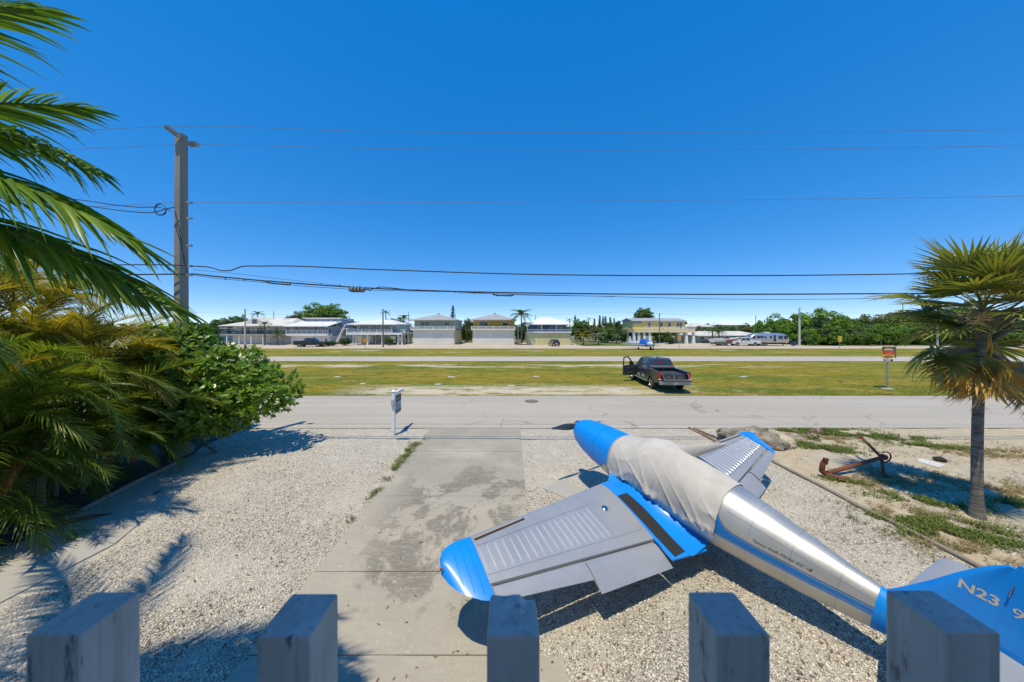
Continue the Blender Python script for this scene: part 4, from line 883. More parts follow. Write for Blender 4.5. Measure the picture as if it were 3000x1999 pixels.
# ---- runway warning sign on a post, across the street
p = at(2600, 1139.6); ws = thing('warning_sign', 'black, red and yellow warning sign on a steel post in the grass', 'sign', p, R(-6))
MB().cyl((0, 0, 1.0), 'z', .042, 2.2, 14).build('post', GALV, ws, smooth=True); box('footing', PALECONC, ws, -.25, .25, -.2, .2, -.05, .03, bevel=.01)
pb = box('back_board', simple('steel back', (.12, .14, .14), .5, .4), ws, -.22, .55, .03, .10, 2.06, 2.76)
pnl = box('sign_face', simple('warning yellow', (.80, .52, .02), .5), ws, -.36, .34, -.06, -.03, 2.04, 2.80)
box('red_band', simple('warning red', (.60, .05, .02), .5), pnl, -.358, .338, -.064, -.061, 2.28, 2.54); box('black_band', simple('warning black', (.03, .025, .02), .5), pnl, -.358, .338, -.064, -.061, 2.54, 2.798)
YL = simple('sign lettering', (.70, .55, .12), .5); OL = simple('sign mark', (.75, .28, .10), .5)
for nm, z, x0, x1, h_, c in (('lettering_line', 2.70, -.22, .22, .045, YL), ('lettering_line', 2.60, -.28, .28, .05, WP), ('lettering_line', 2.24, -.25, .28, .02, OL), ('lettering_line', 2.16, -.28, .26, .06, simple('dark sign lettering', (.20, .10, .01), .5)), ('lettering_line', 2.09, -.28, .2, .03, simple('dark sign lettering', (.25, .13, .01), .5))): box(nm, c, pnl, x0, x1, -.068, -.0655, z - h_ / 2, z + h_ / 2)
MB().prism([(-.28, 2.30), (-.05, 2.37), (.12, 2.37), (.28, 2.47), (.12, 2.345), (.0, 2.34)], 'y', -.068, -.0655).build('aeroplane_mark', OL, pnl)
box('control_box', simple('red-white box', (.50, .40, .40), .5), ws, -.20, .10, -.1, .05, 1.80, 1.98, bevel=.02); box('lamp_box', BLACKMETAL, ws, .10, .28, -.05, .08, 1.82, 1.97, bevel=.02)

# ---- small far signs on posts
def post_sign(u, v, vt, label, c, w=.75, h=.75, diamond=False):
    p = at(u, v); d = p.y; t = thing('road_sign', label, 'sign', p); H_ = EYE - (vt - VH) * d / FPX
    MB().cyl((0, 0, H_ / 2 - .1), 'z', .04, H_, 8).build('post', GALV, t); mt = simple('sign ' + label[:9], c, .5)
    if diamond: MB().prism([(0, H_ - 1.2), (.55, H_ - .6), (0, H_), (-.55, H_ - .6)], 'y', -.08, -.05).build('plate', mt, t)
    else: box('plate', mt, t, -w / 2, w / 2, -.08, -.05, H_ - h, H_)
    return t
post_sign(2460, 1021, 985, 'small yellow sign on a post across the far road, before the dense trees', (.62, .42, .02), .8, 1.15)
post_sign(1990, 1019, 984, 'orange and yellow sign on a post before the stilt house', (.60, .30, .05), .6, 1.0)
post_sign(1069, 1022, 989, 'orange diamond sign on a thin post near the aqua house', (.62, .25, .03), diamond=True)

# ---- anchor
an = thing('anchor', 'rusty old ship anchor lying on the pale sand', 'anchor', (9.4, 8.9, 0))
_m = M('rust', (.20, .065, .032), .9); _m.layer(6, (.11, .045, .028), .42, .62, detail=6).layer(18, (.30, .11, .05), .52, .7, amount=.7); _m.bump(_m.noise(40, detail=6), .8, .01); RUST = _m.done()
def aw(u, v, z): return at(u, v, z) - Vector((9.4, 8.9, 0))
# end points read off the photo, on the ground or raised
A0 = aw(2425, 1386, .10); A1 = aw(2583, 1341, .36); s0 = aw(2523, 1281, .70); s1 = aw(2590, 1399, .03)
MB().tube([A0, A0.lerp(A1, .5), A1], [.058, .050, .046], 10).build('shank', RUST, an, smooth=True)
MB().tube([s0, s0.lerp(A1, .94), A1, s1], [.034, .036, .036, .032], 10).build('stock', RUST, an, smooth=True)
MB().cyl(s0, 'z', .05, .06, 10).build('stock_knob', RUST, an, smooth=True)
tp = aw(2419, 1345, .52); lo = aw(2492, 1403, .02)
arm = MB().tube([tp, aw(2410, 1361, .36), aw(2408, 1380, .16), aw(2420, 1392, .06), aw(2455, 1400, .05), lo], [.05, .062, .066, .07, .06, .03], 10).build('arm', RUST, an, smooth=True)
MB().add([aw(2412, 1340, .56), aw(2428, 1344, .54), aw(2424, 1362, .36), aw(2416, 1360, .34), aw(2413, 1341, .58), aw(2429, 1345, .56), aw(2425, 1363, .38), aw(2418, 1361, .36)], [(0, 1, 2, 3), (4, 7, 6, 5), (0, 4, 5, 1), (1, 5, 6, 2), (2, 6, 7, 3), (3, 7, 4, 0)]).build('fluke', RUST, an)
MB().add([aw(2455, 1392, .08), aw(2490, 1398, .05), aw(2494, 1405, .02), aw(2458, 1408, .03), aw(2455, 1392, .11), aw(2490, 1398, .08), aw(2494, 1405, .05), aw(2458, 1408, .06)], [(0, 1, 2, 3), (4, 7, 6, 5), (0, 4, 5, 1), (1, 5, 6, 2), (2, 6, 7, 3), (3, 7, 4, 0)]).build('fluke', RUST, an)
rc = aw(2592, 1338, .42); ring = [rc + Vector((.17 * math.sin(a), -.02 * math.cos(a), .16 * math.cos(a) - .02)) for a in arange(-.5, 3.6, 20)]
MB().tube(ring, .018, 8).build('shackle_ring', RUST, an, smooth=True); MB().cyl(A1 + Vector((.06, 0, .02)), 'y', .075, .10, 12).build('shackle_eye', RUST, an, smooth=True)

# ---- rocks
def rock(name, label, loc, s, seed, mat, rz=0, sub=4):
    bm = bmesh.new(); bmesh.ops.create_icosphere(bm, subdivisions=sub, radius=1)
    for v in bm.verts:
        d = v.co.normalized(); n = .32 * nz(d.x * 1.3 + seed, d.y * 1.3, d.z * 1.3) + .20 * (1 - 2 * abs(nz(d.x * 3 + seed, d.y * 3, d.z * 5))) + .07 * nz(d.x * 9, d.y * 9 + seed, d.z * 12) + .03 * nz(d.x * 22, d.y * 22 + seed, d.z * 22)
        q = d * (1 + n); v.co = (q.x * s[0], q.y * s[1], max(-.25, q.z) * s[2])
    me = bpy.data.meshes.new(name); bm.to_mesh(me); bm.free()
    return tag(link_mesh(name, me, mat, None, True, loc=loc, rot=(0, 0, rz)), label, 'rock', 'rocks by the street')
_m = M('weathered limestone', (.32, .29, .22), .95); _m.layer(3, (.15, .135, .105), .42, .6, stretch=(1, 1, 2), detail=6).layer(10, (.45, .41, .32), .55, .72, amount=.7); _m.bump(_m.noise(12, detail=8), 1, .06); LIME = _m.done()
_m = M('pale coral stone', (.52, .45, .33), .95); _m.layer(4, (.38, .29, .17), .45, .65, detail=6).layer(14, (.60, .54, .42), .55, .72, amount=.7); _m.bump(_m.noise(16, detail=8), 1, .05); CORAL = _m.done()
rock('boulder', 'large grey weathered limestone boulder behind the far wing tip', at(2218, 1310) + Vector((0, .25, .10)), (.92, .42, .42), 3, LIME, R(-18))
rock('boulder', 'smaller pale coral boulder at the right end of the grey one', at(2292, 1306) + Vector((0, 0, .08)), (.36, .27, .24), 8, CORAL, R(20))
rock('boulder', 'tan stone wedged low between the grey and pale boulders', at(2240, 1306) + Vector((0, -.1, .05)), (.26, .22, .20), 12, CORAL, R(50))

# ---- timber, pipe, scrap and other ground things
def log(name, label, cat, pts, r, mat, group=None, n=8):
    return tag(MB().tube(pts, r, n).build(name, mat, smooth=True), label, cat, group)
BAMBOO = simple('tan bamboo', (.40, .22, .09), .6, var=(.30, .15, .06), vs_=5)
log('timber_pole', 'tan wooden pole lying from the street edge towards the far wing', 'pole', [at(2018, 1252, .05), at(2060, 1272, .06), at(2115, 1300, .08)], [.028, .032, .036], BAMBOO)
log('timber_pole', 'grey weathered pole lying beside the tan wooden one', 'pole', [at(2033, 1254, .04), at(2075, 1272, .05), at(2118, 1288, .05)], [.03, .032, .03], simple('grey timber', (.22, .20, .17), .9))
E1 = [Vector((7.86 + .05 * nz(y * .8, 3) + .03 * nz(y * 3, 8), y, .035 + .012 * nz(y * 2, 1))) for y in arange(1.2, 9.6, 40)]
log('edging_pipe', 'long grey pipe edging the gravel, running back from the tail to the far wing', 'pipe', E1, .042, simple('weathered grey pipe', (.27, .24, .19), .85, var=(.18, .16, .12), vs_=7), n=10)
log('edging_board', 'weathered board edging the planting bed under the palms', 'board', [Vector((-9.95, 8.9, .05)), Vector((-9.75, 7.9, .06)), Vector((-9.45, 6.6, .05))], [.05, .055, .05], simple('grey board', (.27, .25, .21), .9))
r_ = random.Random(2)
log('fallen_frond', 'dry brown palm frond lying along the foot of the bed', 'frond', [at(60, 1560, .03), at(160, 1540, .06), at(250, 1515, .06), at(330, 1505, .03)], [.02, .05, .045, .01], simple('brown sheath', (.10, .055, .035), .9))
log('dry_leaf', 'curled brown dead leaf on the shaded path', 'leaf', [at(445, 1450, .03), at(458, 1444, .05), at(476, 1434, .09)], [.008, .03, .006], simple('brown leaf', (.12, .07, .04), .9))
P = [at(2684, 1345, .03), at(2700, 1343, .05), at(2770, 1362, .04), at(2752, 1370, .04), at(2690, 1352, .03)]
tag(MB().add([tuple(q) for q in P] + [tuple(q - Vector((0, 0, .03))) for q in P], [(0, 1, 2, 3, 4), (9, 8, 7, 6, 5)] + [(i, (i + 1) % 5, 5 + (i + 1) % 5, 5 + i) for i in range(5)]).build('scrap_panel', fwhite('dirty white plastic', (.60, .58, .52))), 'broken white plastic panel lying on the sand left of the fan palm', 'debris')
rock('black_lump', 'black rubber lump on the sand by the white panel', at(2755, 1352) + Vector((0, 0, .04)), (.13, .10, .09), 21, RUBBER, 0, 3)['category'] = 'debris'
bpy.data.objects['black_lump']['group'] = 'litter'
mh = thing('manhole_cover', 'round dark iron manhole cover set in the street', 'manhole cover', at(1557, 1177) + Vector((0, 0, .018)))
MB().cyl((0, 0, .004), 'z', .36, .012, 32).build('frame', simple('iron frame', (.10, .085, .07), .8), mh); MB().cyl((0, 0, .009), 'z', .30, .012, 32).build('lid', simple('iron lid', (.20, .17, .14), .8, var=(.08, .07, .06), vs_=12), mh)
for i, (u, v, w_, lb) in enumerate(((1323, 1105, .9, 'white concrete marker slab in the grass left of the centre'), (1571, 1104, .8, 'white concrete marker slab in the grass right of the centre'), (1284, 1127, .6, 'low white slab in the sandy grass above the yard sign'), (1498, 1131, .7, 'white slab near the sandy strip, left of the truck'), (1824, 1140, .95, 'white slab in the grass just left of the truck'), (2179, 1105, .9, 'white slab in the grass right of the truck'), (989, 1105, .7, 'white slab in the grass beyond the broadleaf shrub'), (1063, 1125, .55, 'flat white slab right of the broadleaf shrub'), (2995, 1140, .8, 'white slab in the grass at the right frame edge'))):
    p = at(u, v); tag(MB().box(-w_ * .32, w_ * .32, -.16, .16, -.1, .035).build('marker_slab', PALECONC, None, bevel=.015, loc=p), lb, 'slab', 'flat slabs set in the field')
def bin_(u, v, label, s=1.0):
    t = thing('wheeled_bin', label, 'bin', at(u, v)); bm_ = simple('blue bin plastic', (.02, .06, .26), .5)
    MB().add([(-.24 * s, -.26 * s, .08), (.24 * s, -.26 * s, .08), (.24 * s, .26 * s, .08), (-.24 * s, .26 * s, .08), (-.31 * s, -.35 * s, .98 * s), (.31 * s, -.35 * s, .98 * s), (.31 * s, .35 * s, .98 * s), (-.31 * s, .35 * s, .98 * s)], [(0, 3, 2, 1), (4, 5, 6, 7), (0, 1, 5, 4), (1, 2, 6, 5), (2, 3, 7, 6), (3, 0, 4, 7)]).build('body', bm_, t, bevel=.02)
    box('lid', bm_, t, -.34 * s, .34 * s, -.38 * s, .38 * s, .982 * s, 1.05 * s, bevel=.015)
    for x in (-.27, .27): MB().cyl((x * s, .28 * s, .1), 'x', .1, .05, 12).build('wheel', RUBBER, t)
bin_(688, 1262, 'blue wheeled bin half hidden behind the broadleaf shrub')
bin_(2325, 1014, 'small blue bin beside the silver travel trailer')

# ---- weeds and ground cover on the sandy yard
COVERM = leafmat('ground cover leaves', (.09, .16, .02), (.19, .23, .035), (.30, .22, .09), .5, .3)
DRYG = leafmat('dry grass', (.24, .19, .08), (.34, .27, .13), None, .8, .2)
def groundcover(name, label, patches, n, mat, L, W, seed, hgt=.06):
    r = random.Random(seed); V, F = [], []
    tot = sum(p[2] * p[3] for p in patches)
    for (x, y, sx, sy, ang) in patches:
        for k in range(int(n * sx * sy / tot)):
            g = (r.gauss(0, .5), r.gauss(0, .5)); q = (g[0] * sx, g[1] * sy); px, py = x + q[0] * math.cos(ang) - q[1] * math.sin(ang), y + q[0] * math.sin(ang) + q[1] * math.cos(ang)
            if nz(px * 2.2, py * 2.2, seed) < -.12 or py > 12.0: continue
            for j in range(4):
                a = r.uniform(0, 6.28); leaflet(V, F, (px + r.uniform(-.03, .03), py + r.uniform(-.03, .03), .01 + r.random() * hgt), (math.cos(a), math.sin(a), r.uniform(.1, 1.1)), Vector((-math.sin(a), math.cos(a), r.uniform(-.3, .3))), L * r.uniform(.6, 1.3), W, 1 if L < .1 else 2, 1.5)
    return tag(link_mesh(name, npmesh(name, [tuple(v) for v in V], F), mat), label, 'plants', kind='stuff')
def gp(u, v, sx, sy, ang=0): p = at(u, v); return (p.x, p.y, sx, sy, R(ang))
groundcover('creeping_weeds', 'low green weeds creeping in patches over the sandy yard', [gp(2100, 1250, .9, .22), gp(2380, 1263, 2.2, .4), gp(2330, 1300, .8, .35, -10), gp(2440, 1318, 1.1, .35, -15), gp(2560, 1280, 2.2, .35, -12), gp(2740, 1310, 1.6, .3, -18), gp(2480, 1412, .6, .12, -25), gp(2700, 1470, 1.3, .25, -22), gp(2680, 1550, .9, .45, -20), gp(2800, 1545, 1.0, .4, -15), gp(2900, 1580, .7, .3, -20), gp(2990, 1480, .8, .2), gp(2420, 1270, .5, .3)], 13000, COVERM, .055, .03, 3)
groundcover('drive_edge_weeds', 'tufts of weeds along the left edge of the driveway', [(-3.35, 10.6, .25, .5, 0), (-3.38, 9.6, .2, .9, 0), (-3.36, 8.5, .15, .9, 0), (-3.4, 6.3, .08, .12, 0), (-3.36, 7.4, .1, .5, 0)], 1300, COVERM, .045, .02, 4)
groundcover('dry_tufts', 'straw-coloured dry tufts and litter on the sandy yard', [gp(2440, 1290, 1.6, .5, -10), gp(2720, 1520, 1.4, .5, -15), gp(2850, 1620, 1.4, .5, -20), gp(2550, 1420, .8, .4), gp(2950, 1440, 1.3, .6), gp(2900, 1330, 2, .5), gp(2640, 1400, 1.5, .6)], 3500, DRYG, .10, .012, 6, .03)
# pink flowering sprig
ol = thing('flowering_weed', 'small pink flowering plant among the weeds near the boulders', 'plant', at(2388, 1292))
r_ = random.Random(4); V, F = [], []
for k in range(60): leaflet(V, F, (r_.gauss(0, .12), r_.gauss(0, .1), r_.uniform(.02, .3)), (r_.uniform(-1, 1), r_.uniform(-1, 1), r_.uniform(0, 1)), Vector((0, 0, 1)), .12, .03, 2, 1)
link_mesh('leaves', npmesh('leaves', [tuple(v) for v in V], F), COVERM, ol)
V, F = [], []
for k in range(70): leaflet(V, F, (r_.gauss(0, .10), r_.gauss(0, .08), r_.uniform(.22, .42)), (r_.uniform(-1, 1), r_.uniform(-1, 1), r_.uniform(-.2, 1)), Vector((r_.random(), r_.random(), .2)), .05, .05, 1, 1)
link_mesh('petals', npmesh('petals', [tuple(v) for v in V], F), leafmat('pink petals', (.60, .16, .30), (.72, .30, .42), None, .6, .3, (1, 1, 1)), ol)
# grass tufts on the field edge
def tufts(name, label, n, seed, y0, y1, hmin, hmax):
    xs = rng.uniform(-32, 32, n); ys = y0 + (y1 - y0) * rng.uniform(0, 1, n) ** 1.8; a = rng.uniform(0, 6.28, n); h = rng.uniform(hmin, hmax, n); w = h * .22; lx, ly = rng.uniform(-.6, .6, n) * h, rng.uniform(-.6, .6, n) * h
    ok = np.abs(xs) < ys * 1.75; xs, ys, a, h, w, lx, ly = (q[ok] for q in (xs, ys, a, h, w, lx, ly)); n = len(xs)
    sand = np.array([nz(x * .45, y * .8, 4.0) for x, y in zip(xs, ys)]) + .55 * ((ys < 20.8) & (xs > -9) & (xs < 9)) > .28; k = ~sand
    xs, ys, a, h, w, lx, ly = (q[k] for q in (xs, ys, a, h, w, lx, ly)); n = len(xs)
    V = np.stack([np.stack([xs - np.cos(a) * w, ys - np.sin(a) * w, np.zeros(n)], 1), np.stack([xs + np.cos(a) * w, ys + np.sin(a) * w, np.zeros(n)], 1), np.stack([xs + lx, ys + ly, h], 1)], 1)
    m = M('grass blades', (.26, .22, .02), .8, spec=.2); m.island((.13, .16, .012), 1, .2, .8).island((.40, .31, .09), 1, .80, .92); m.mix(m.ramp(m.noise(.13, (.45, 1.7, 1)), .46, .58), (.10, .15, .012), .75)
    return tag(link_mesh(name, npmesh(name, V, np.arange(n * 3).reshape(-1, 3)), m.done(.3, (1.3, 1.3, .6))), label, 'grass', kind='stuff')
tufts('field_grass', 'short yellow-green grass of the airfield verge across the street', 90000, 1, YROAD1 + .02, 36, .02, .06)

# scattered dead leaves and twigs on the gravel and drive
r_ = random.Random(31); V, F = [], []
for k in range(900):
    d_ = 1 / (1 / 3.3 + r_.random() * (1 / 12 - 1 / 3.3)); x = r_.uniform(-1.6, 1.5) * d_
    if x > 7.7 or (x > -9 and x < -6.5 and r_.random() < .3): continue
    if -3.3 < x < .3 and r_.random() < .75: continue
    a = r_.uniform(0, 6.28); leaflet(V, F, (x, d_, .03), (math.cos(a), math.sin(a), r_.uniform(-.05, .2)), Vector((-math.sin(a), math.cos(a), r_.uniform(-.4, .4))), r_.uniform(.02, .075), r_.uniform(.012, .03), 2, .5)
tag(link_mesh('leaf_litter', npmesh('leaf_litter', [tuple(v) for v in V], F), leafmat('brown litter', (.16, .10, .05), (.30, .20, .10), (.08, .10, .03), .9, .1, (1, 1, 1))), 'small dead leaves and twigs scattered over the gravel yard', 'litter', kind='stuff')

def reg2(n):
    u = rng.uniform(0, 1, n * 3); d = 1 / (1 / 4.2 + u * (1 / 12.0 - 1 / 4.2)); x = 7.95 + rng.uniform(0, 1, n * 3) * 9.5
    k = np.array([nz(a * .7, b * .9, 12.0) for a, b in zip(x, d)]) + rng.normal(0, .12, n * 3) > .05; return x[k][:n], d[k][:n]
m = M('coral rubble', (.58, .54, .45), .9); RUBBLE = m.island((.34, .30, .23), 1, .3, .8).island((.12, .11, .09), 1, .84, .9).done()
pebbles('coral_rubble', 14000, RUBBLE, reg2, .008, .022, 'broken grey and white coral rubble strewn over the sandy yard', 'rubble')
# ================================================================ HOUSES ACROSS THE RUNWAY
class House:
    def __init__(s, name, label, D, u0, cat='house', vb=None):
        s.D = D; s.x0 = (u0 - 1500) * D / FPX
        s.t = thing(name, label, cat, (s.x0, D, 0)); s.k = D / FPX
    def X(s, u): return (u - 1500) * s.k - s.x0
    def Z(s, v): return EYE - (v - VH) * s.k
    def box(s, nm, mat, u0, u1, y0, y1, v1, v0, parent=None, **k):
        return box(nm, mat, parent or s.t, s.X(u0), s.X(u1), y0, y1, s.Z(v0), s.Z(v1), **k)
    def window(s, u0, u1, v1, v0, y, nmul=1, frame=None, nm='window'):
        x0, x1, z0, z1 = s.X(u0), s.X(u1), s.Z(v0), s.Z(v1); f = .10; fm = frame or WHITE
        b = MB(); b.box(x0, x1, y - .06, y - .003, z0, z0 + f).box(x0, x1, y - .06, y - .003, z1 - f, z1).box(x0, x0 + f, y - .059, y - .003, z0 + f, z1 - f).box(x1 - f, x1, y - .059, y - .003, z0 + f, z1 - f)
        for i in range(1, nmul):
            xm = x0 + (x1 - x0) * i / nmul; b.box(xm - f / 2, xm + f / 2, y - .058, y - .003, z0 + f, z1 - f)
        o = b.build(nm, fm, s.t)
        for i in range(nmul):
            xa = x0 + (x1 - x0) * i / nmul; xb = x0 + (x1 - x0) * (i + 1) / nmul
            box('pane', GLASS, o, xa + f * .7, xb - f * .7, y - .03, y - .004, z0 + f, z1 - f)
        return o
    def railing(s, u0, u1, vt, vb, y, mat=None, posts=5, step=.17, side=None):
        """one balustrade: rails, posts and (too fine to pick apart) balusters"""
        mat = mat or WHITE; x0, x1, z0, z1 = s.X(u0), s.X(u1), s.Z(vb), s.Z(vt)
        o = MB().box(x0, x1, y - .05, y + .05, z1 - .08, z1).build('railing', mat, s.t); MB().box(x0, x1, y - .04, y + .04, z0 + .06, z0 + .13).build('bottom_rail', mat, o)
        for i in range(posts):
            x = x0 + (x1 - x0) * i / (posts - 1); box('post', mat, o, x - .055, x + .055, y - .056, y + .056, z0 - .02, z1 + .06)
        b = MB(); n = max(2, int((x1 - x0) / step))
        for i in range(n): x = x0 + (x1 - x0) * (i + .5) / n; b.box(x - .028, x + .028, y - .02, y + .02, z0 + .13, z1 - .08)
        q = b.build('balusters', mat, o); q['kind'] = 'stuff'; return o
    def hip(s, u0, u1, y0, y1, ve, vr, ru0, ru1, ry, mat, nm='roof', th=.16, over=0):
        x0, x1, ze, zr = s.X(u0), s.X(u1), s.Z(ve), s.Z(vr); a, b = s.X(ru0), s.X(ru1)
        V = [(x0, y0, ze), (x1, y0, ze), (x1, y1, ze), (x0, y1, ze), (a, ry, zr), (b, ry, zr), (x0, y0, ze - th), (x1, y0, ze - th), (x1, y1, ze - th), (x0, y1, ze - th)]
        F = [(0, 1, 5, 4), (1, 2, 5), (2, 3, 4, 5), (3, 0, 4), (0, 6, 7, 1), (1, 7, 8, 2), (2, 8, 9, 3), (3, 9, 6, 0), (6, 9, 8, 7)]
        return MB().add(V, F).build(nm, mat, s.t)

# 1 --- white balcony house at the far left
h = House('balcony_house', 'sprawling white house with a weathered roof and black balcony, leftmost', 73, 672)
h.box('ground_wall', OFFWHITE, 664, 848, 1.6, 9, 981, 1014); h.box('upper_wall', OFFWHITE, 672, 851, 1.6, 9, 953, 979)
h.box('deck', simple('deck edge', (.34, .33, .30), .7), 646, 842, -.2, 1.595, 979.2, 983)
h.hip(646, 853, -.6, 11, 954.5, 931, 733, 828, 5.0, OLDROOF)
b = MB(); x0, x1 = h.X(708), h.X(760); xm = h.X(733)     # front gable with its vent window
b.add([(x0, .6, h.Z(953)), (x1 + 2.2, .6, h.Z(953)), (xm, .6, h.Z(928)), (x0, 6, h.Z(953)), (x1 + 2.2, 6, h.Z(953)), (xm, 6, h.Z(928))], [(0, 1, 2), (3, 5, 4), (0, 2, 5, 3), (1, 4, 5, 2)]).build('gable', OFFWHITE, h.t)
h.window(732, 748, 935, 950, .59, 1, simple('tan trim', (.4, .36, .3), .7))
for i, (a, c, n) in enumerate(((691, 713, 2), (738, 760, 2), (790, 799, 1), (826, 833, 1))): h.window(a, c, 961, 979, 1.6, n, DARKWOOD, 'sliding_door')
h.railing(646, 840, 970, 979.5, -.1, BLACKMETAL, 9, .3)
b = MB(); [b.box(h.X(788 + 2 * i), h.X(791 + 2 * i), -.9, .2, h.Z(1010 - 3.4 * i) - .06, h.Z(1010 - 3.4 * i)) for i in range(9)]; b.build('stairs', DARKWOOD, h.t)
h.railing(792, 850, 999, 1010, -1.2, GALV, 6, .4)
for u in (664, 700, 735, 770): h.box('post', WHITE, u, u + 2, -.1, .1, 983, 1014)

# 2 --- grey-blue house with clerestory roof
h = House('clerestory_house', 'grey-blue house with white roof, clerestory strip and white balcony', 72, 849)
h.box('ground_wall', GARAGE, 849, 962, .4, 11, 984, 1013); h.box('upper_wall', GREYBLUE, 852, 962, 1.8, 11.2, 955, 983); h.box('deck', WHITE, 840, 962, -.3, 1.79, 978.6, 983.9)
V = [(h.X(838), -.8, h.Z(955.5)), (h.X(967), -.8, h.Z(955.5)), (h.X(967), 5.2, h.Z(940.5)), (h.X(838), 5.2, h.Z(940.5))]
MB().add(V + [(x, y, z - .16) for x, y, z in V], [(0, 1, 2, 3), (7, 6, 5, 4), (0, 4, 5, 1), (1, 5, 6, 2), (2, 6, 7, 3), (3, 7, 4, 0)]).build('roof', WHITEROOF, h.t)
h.box('clerestory', GREYBLUE, 850, 966, 5.25, 11, 931.5, 955)
V = [(h.X(846), 4.7, h.Z(929.5)), (h.X(968), 4.7, h.Z(929.5)), (h.X(968), 12.5, h.Z(941)), (h.X(846), 12.5, h.Z(941))]
MB().add(V + [(x, y, z - .16) for x, y, z in V], [(0, 1, 2, 3), (7, 6, 5, 4), (0, 4, 5, 1), (1, 5, 6, 2), (2, 6, 7, 3), (3, 7, 4, 0)]).build('upper_roof', WHITEROOF, h.t)
for u in (868, 892, 912, 928, 950): h.window(u, u + 9, 932, 938, 5.25)
for a, c, n in ((855, 879, 3), (884, 904, 2), (908, 926, 2), (932, 958, 3)): h.window(a, c, 959, 977, 1.8, n)
h.railing(840, 962, 967, 979, -.2, WHITE, 9)
h.window(948, 957, 993, 1002, .4)
sx = h.X(963.3)                                    # stair on the right side
for z0, y0 in ((968, 4.5),):
    st = MB()
    for i in range(12): st.box(sx + .2, sx + 1.3, 1.0 + .3 * i, 1.32 + .3 * i, .32 * i, .32 * i + .1)
    st.build('stairs', WHITE, h.t)
MB().add([(sx + 1.3, .9, .8), (sx + 1.4, .9, .8), (sx + 1.4, 4.6, 4.7), (sx + 1.3, 4.6, 4.7), (sx + 1.3, .9, .95), (sx + 1.4, .9, .95), (sx + 1.4, 4.6, 4.85), (sx + 1.3, 4.6, 4.85)], [(0, 1, 2, 3), (4, 7, 6, 5), (0, 4, 5, 1), (2, 6, 7, 3), (1, 5, 6, 2), (0, 3, 7, 4)]).build('stair_rail', WHITE, h.t)
box('side_landing', WHITE, h.t, sx - .1, sx + 2.3, 4.7, 8.6, 3.85, 4.0)
for zc, y in ((4.9, 3.2), (5.0, 6.8)): 
    o = box('window', WHITE, h.t, sx - .02, sx + .05, y, y + 1.2, zc - .7, zc + .7); box('pane', GLASS, o, sx + .051, sx + .07, y + .1, y + 1.1, zc - .6, zc + .6)

# 3 --- aqua stilt house
h = House('aqua_house', 'pale aqua house on concrete stilts with a white hip roof', 71.5, 1017)
h.box('upper_wall', AQUA, 1032, 1158, 2.2, 10.5, 949, 975); h.box('deck', WHITE, 1016, 1178, -.4, 11, 975.2, 981.5)
h.hip(1018, 1166, -.8, 12.5, 950, 935, 1075, 1120, 5.5, WHITEROOF)
h.railing(1017, 1150, 965, 975.2, -.3, WHITE, 7)
h.railing(1164, 1178, 965, 975.2, 2.0, WHITE, 2)
for a, c in ((1038, 1066), (1072, 1100), (1106, 1134), (1138, 1154)): h.window(a, c, 953.5, 973.5, 2.2, 3)
for u in (1033, 1041, 1075, 1118, 1165, 1176):
    for y in (.2, 4.5, 9.0): h.box('stilt', WHITE, u - 2, u + 2, y, y + .45, 981.5, 1014)
h.box('store_wall', OFFWHITE, 1070, 1110, 6, 6.3, 985, 1012); h.box('cistern', GREENISH, 1054, 1066, 7, 10, 983, 1012)
# 4,5 --- twin hangar houses
def hangar(name, label, D, u0, u1, wall, wins, trim, roofm, ve, vp, vdeck, door, depth=10.5, gap=False):
    h = House(name, label, D, u0); vb = VH + EYE * FPX / D + .3
    h.box('upper_wall', wall, u0 + 1, u1 - 1, 1.5, depth, ve, vdeck - 1); h.box('ground_wall', trim, u0 + 1, u1 - 1, .25, depth, vdeck + 3.2, vb)
    h.box('deck', WHITE, u0 - 2, u1, -.5, 1.49, vdeck, vdeck + 3)
    h.hip(u0 - 6, u1 + 4, -.9, depth + .8, ve, vp, (u0 + u1) / 2 - 1.5, (u0 + u1) / 2 + 1.5, depth / 2, roofm)
    h.railing(u0 - 2, u1, vdeck - 8.5, vdeck, -.4, WHITE, 7)
    dr = h.box('hangar_door', door, u0 + 3, u1 - 3, .12, .245, vdeck + 4.5, vb - .6)
    for i in range(1, 6):
        x = h.X(u0 + 3) + (h.X(u1 - 3) - h.X(u0 + 3)) * i / 6; box('door_stile', door, dr, x - .04, x + .04, .09, .119, h.Z(vb - .8), h.Z(vdeck + 4.8))
    for a, c, v1, v0, n in wins: h.window(a, c, v1, v0, 1.5, n)
    MB().cyl((h.X((u0 + u1) / 2), depth / 2, h.Z(vp) + .05), 'z', .25, .35, 10).build('vent', GALV, h.t)
    return h
h = hangar('green_hangar_house', 'pale green hangar house with grey hip roof and white hangar door', 72.5, 1207, 1333, GREENISH, ((1225, 1254, 942, 955, 2), (1296, 1314, 943, 955, 1)), PALEYEL, GREYROOF, 937.5, 918, 965, GARAGE)
xr = h.X(1332) 
for y in (3.0, 6.0):
    o = box('window', WHITE, h.t, xr - .02, xr + .03, y, y + .9, 4.3, 5.4); box('pane', GLASS, o, xr + .031, xr + .05, y + .1, y + .8, 4.4, 5.3)
hangar('ochre_hangar_house', 'ochre-yellow hangar house with grey hip roof and white hangar door', 72.5, 1383, 1509, ORANGE, ((1401, 1429, 942, 956, 2), (1471, 1489, 944, 955, 1)), CREAM, GREYROOF, 937, 917, 965, GARAGE)
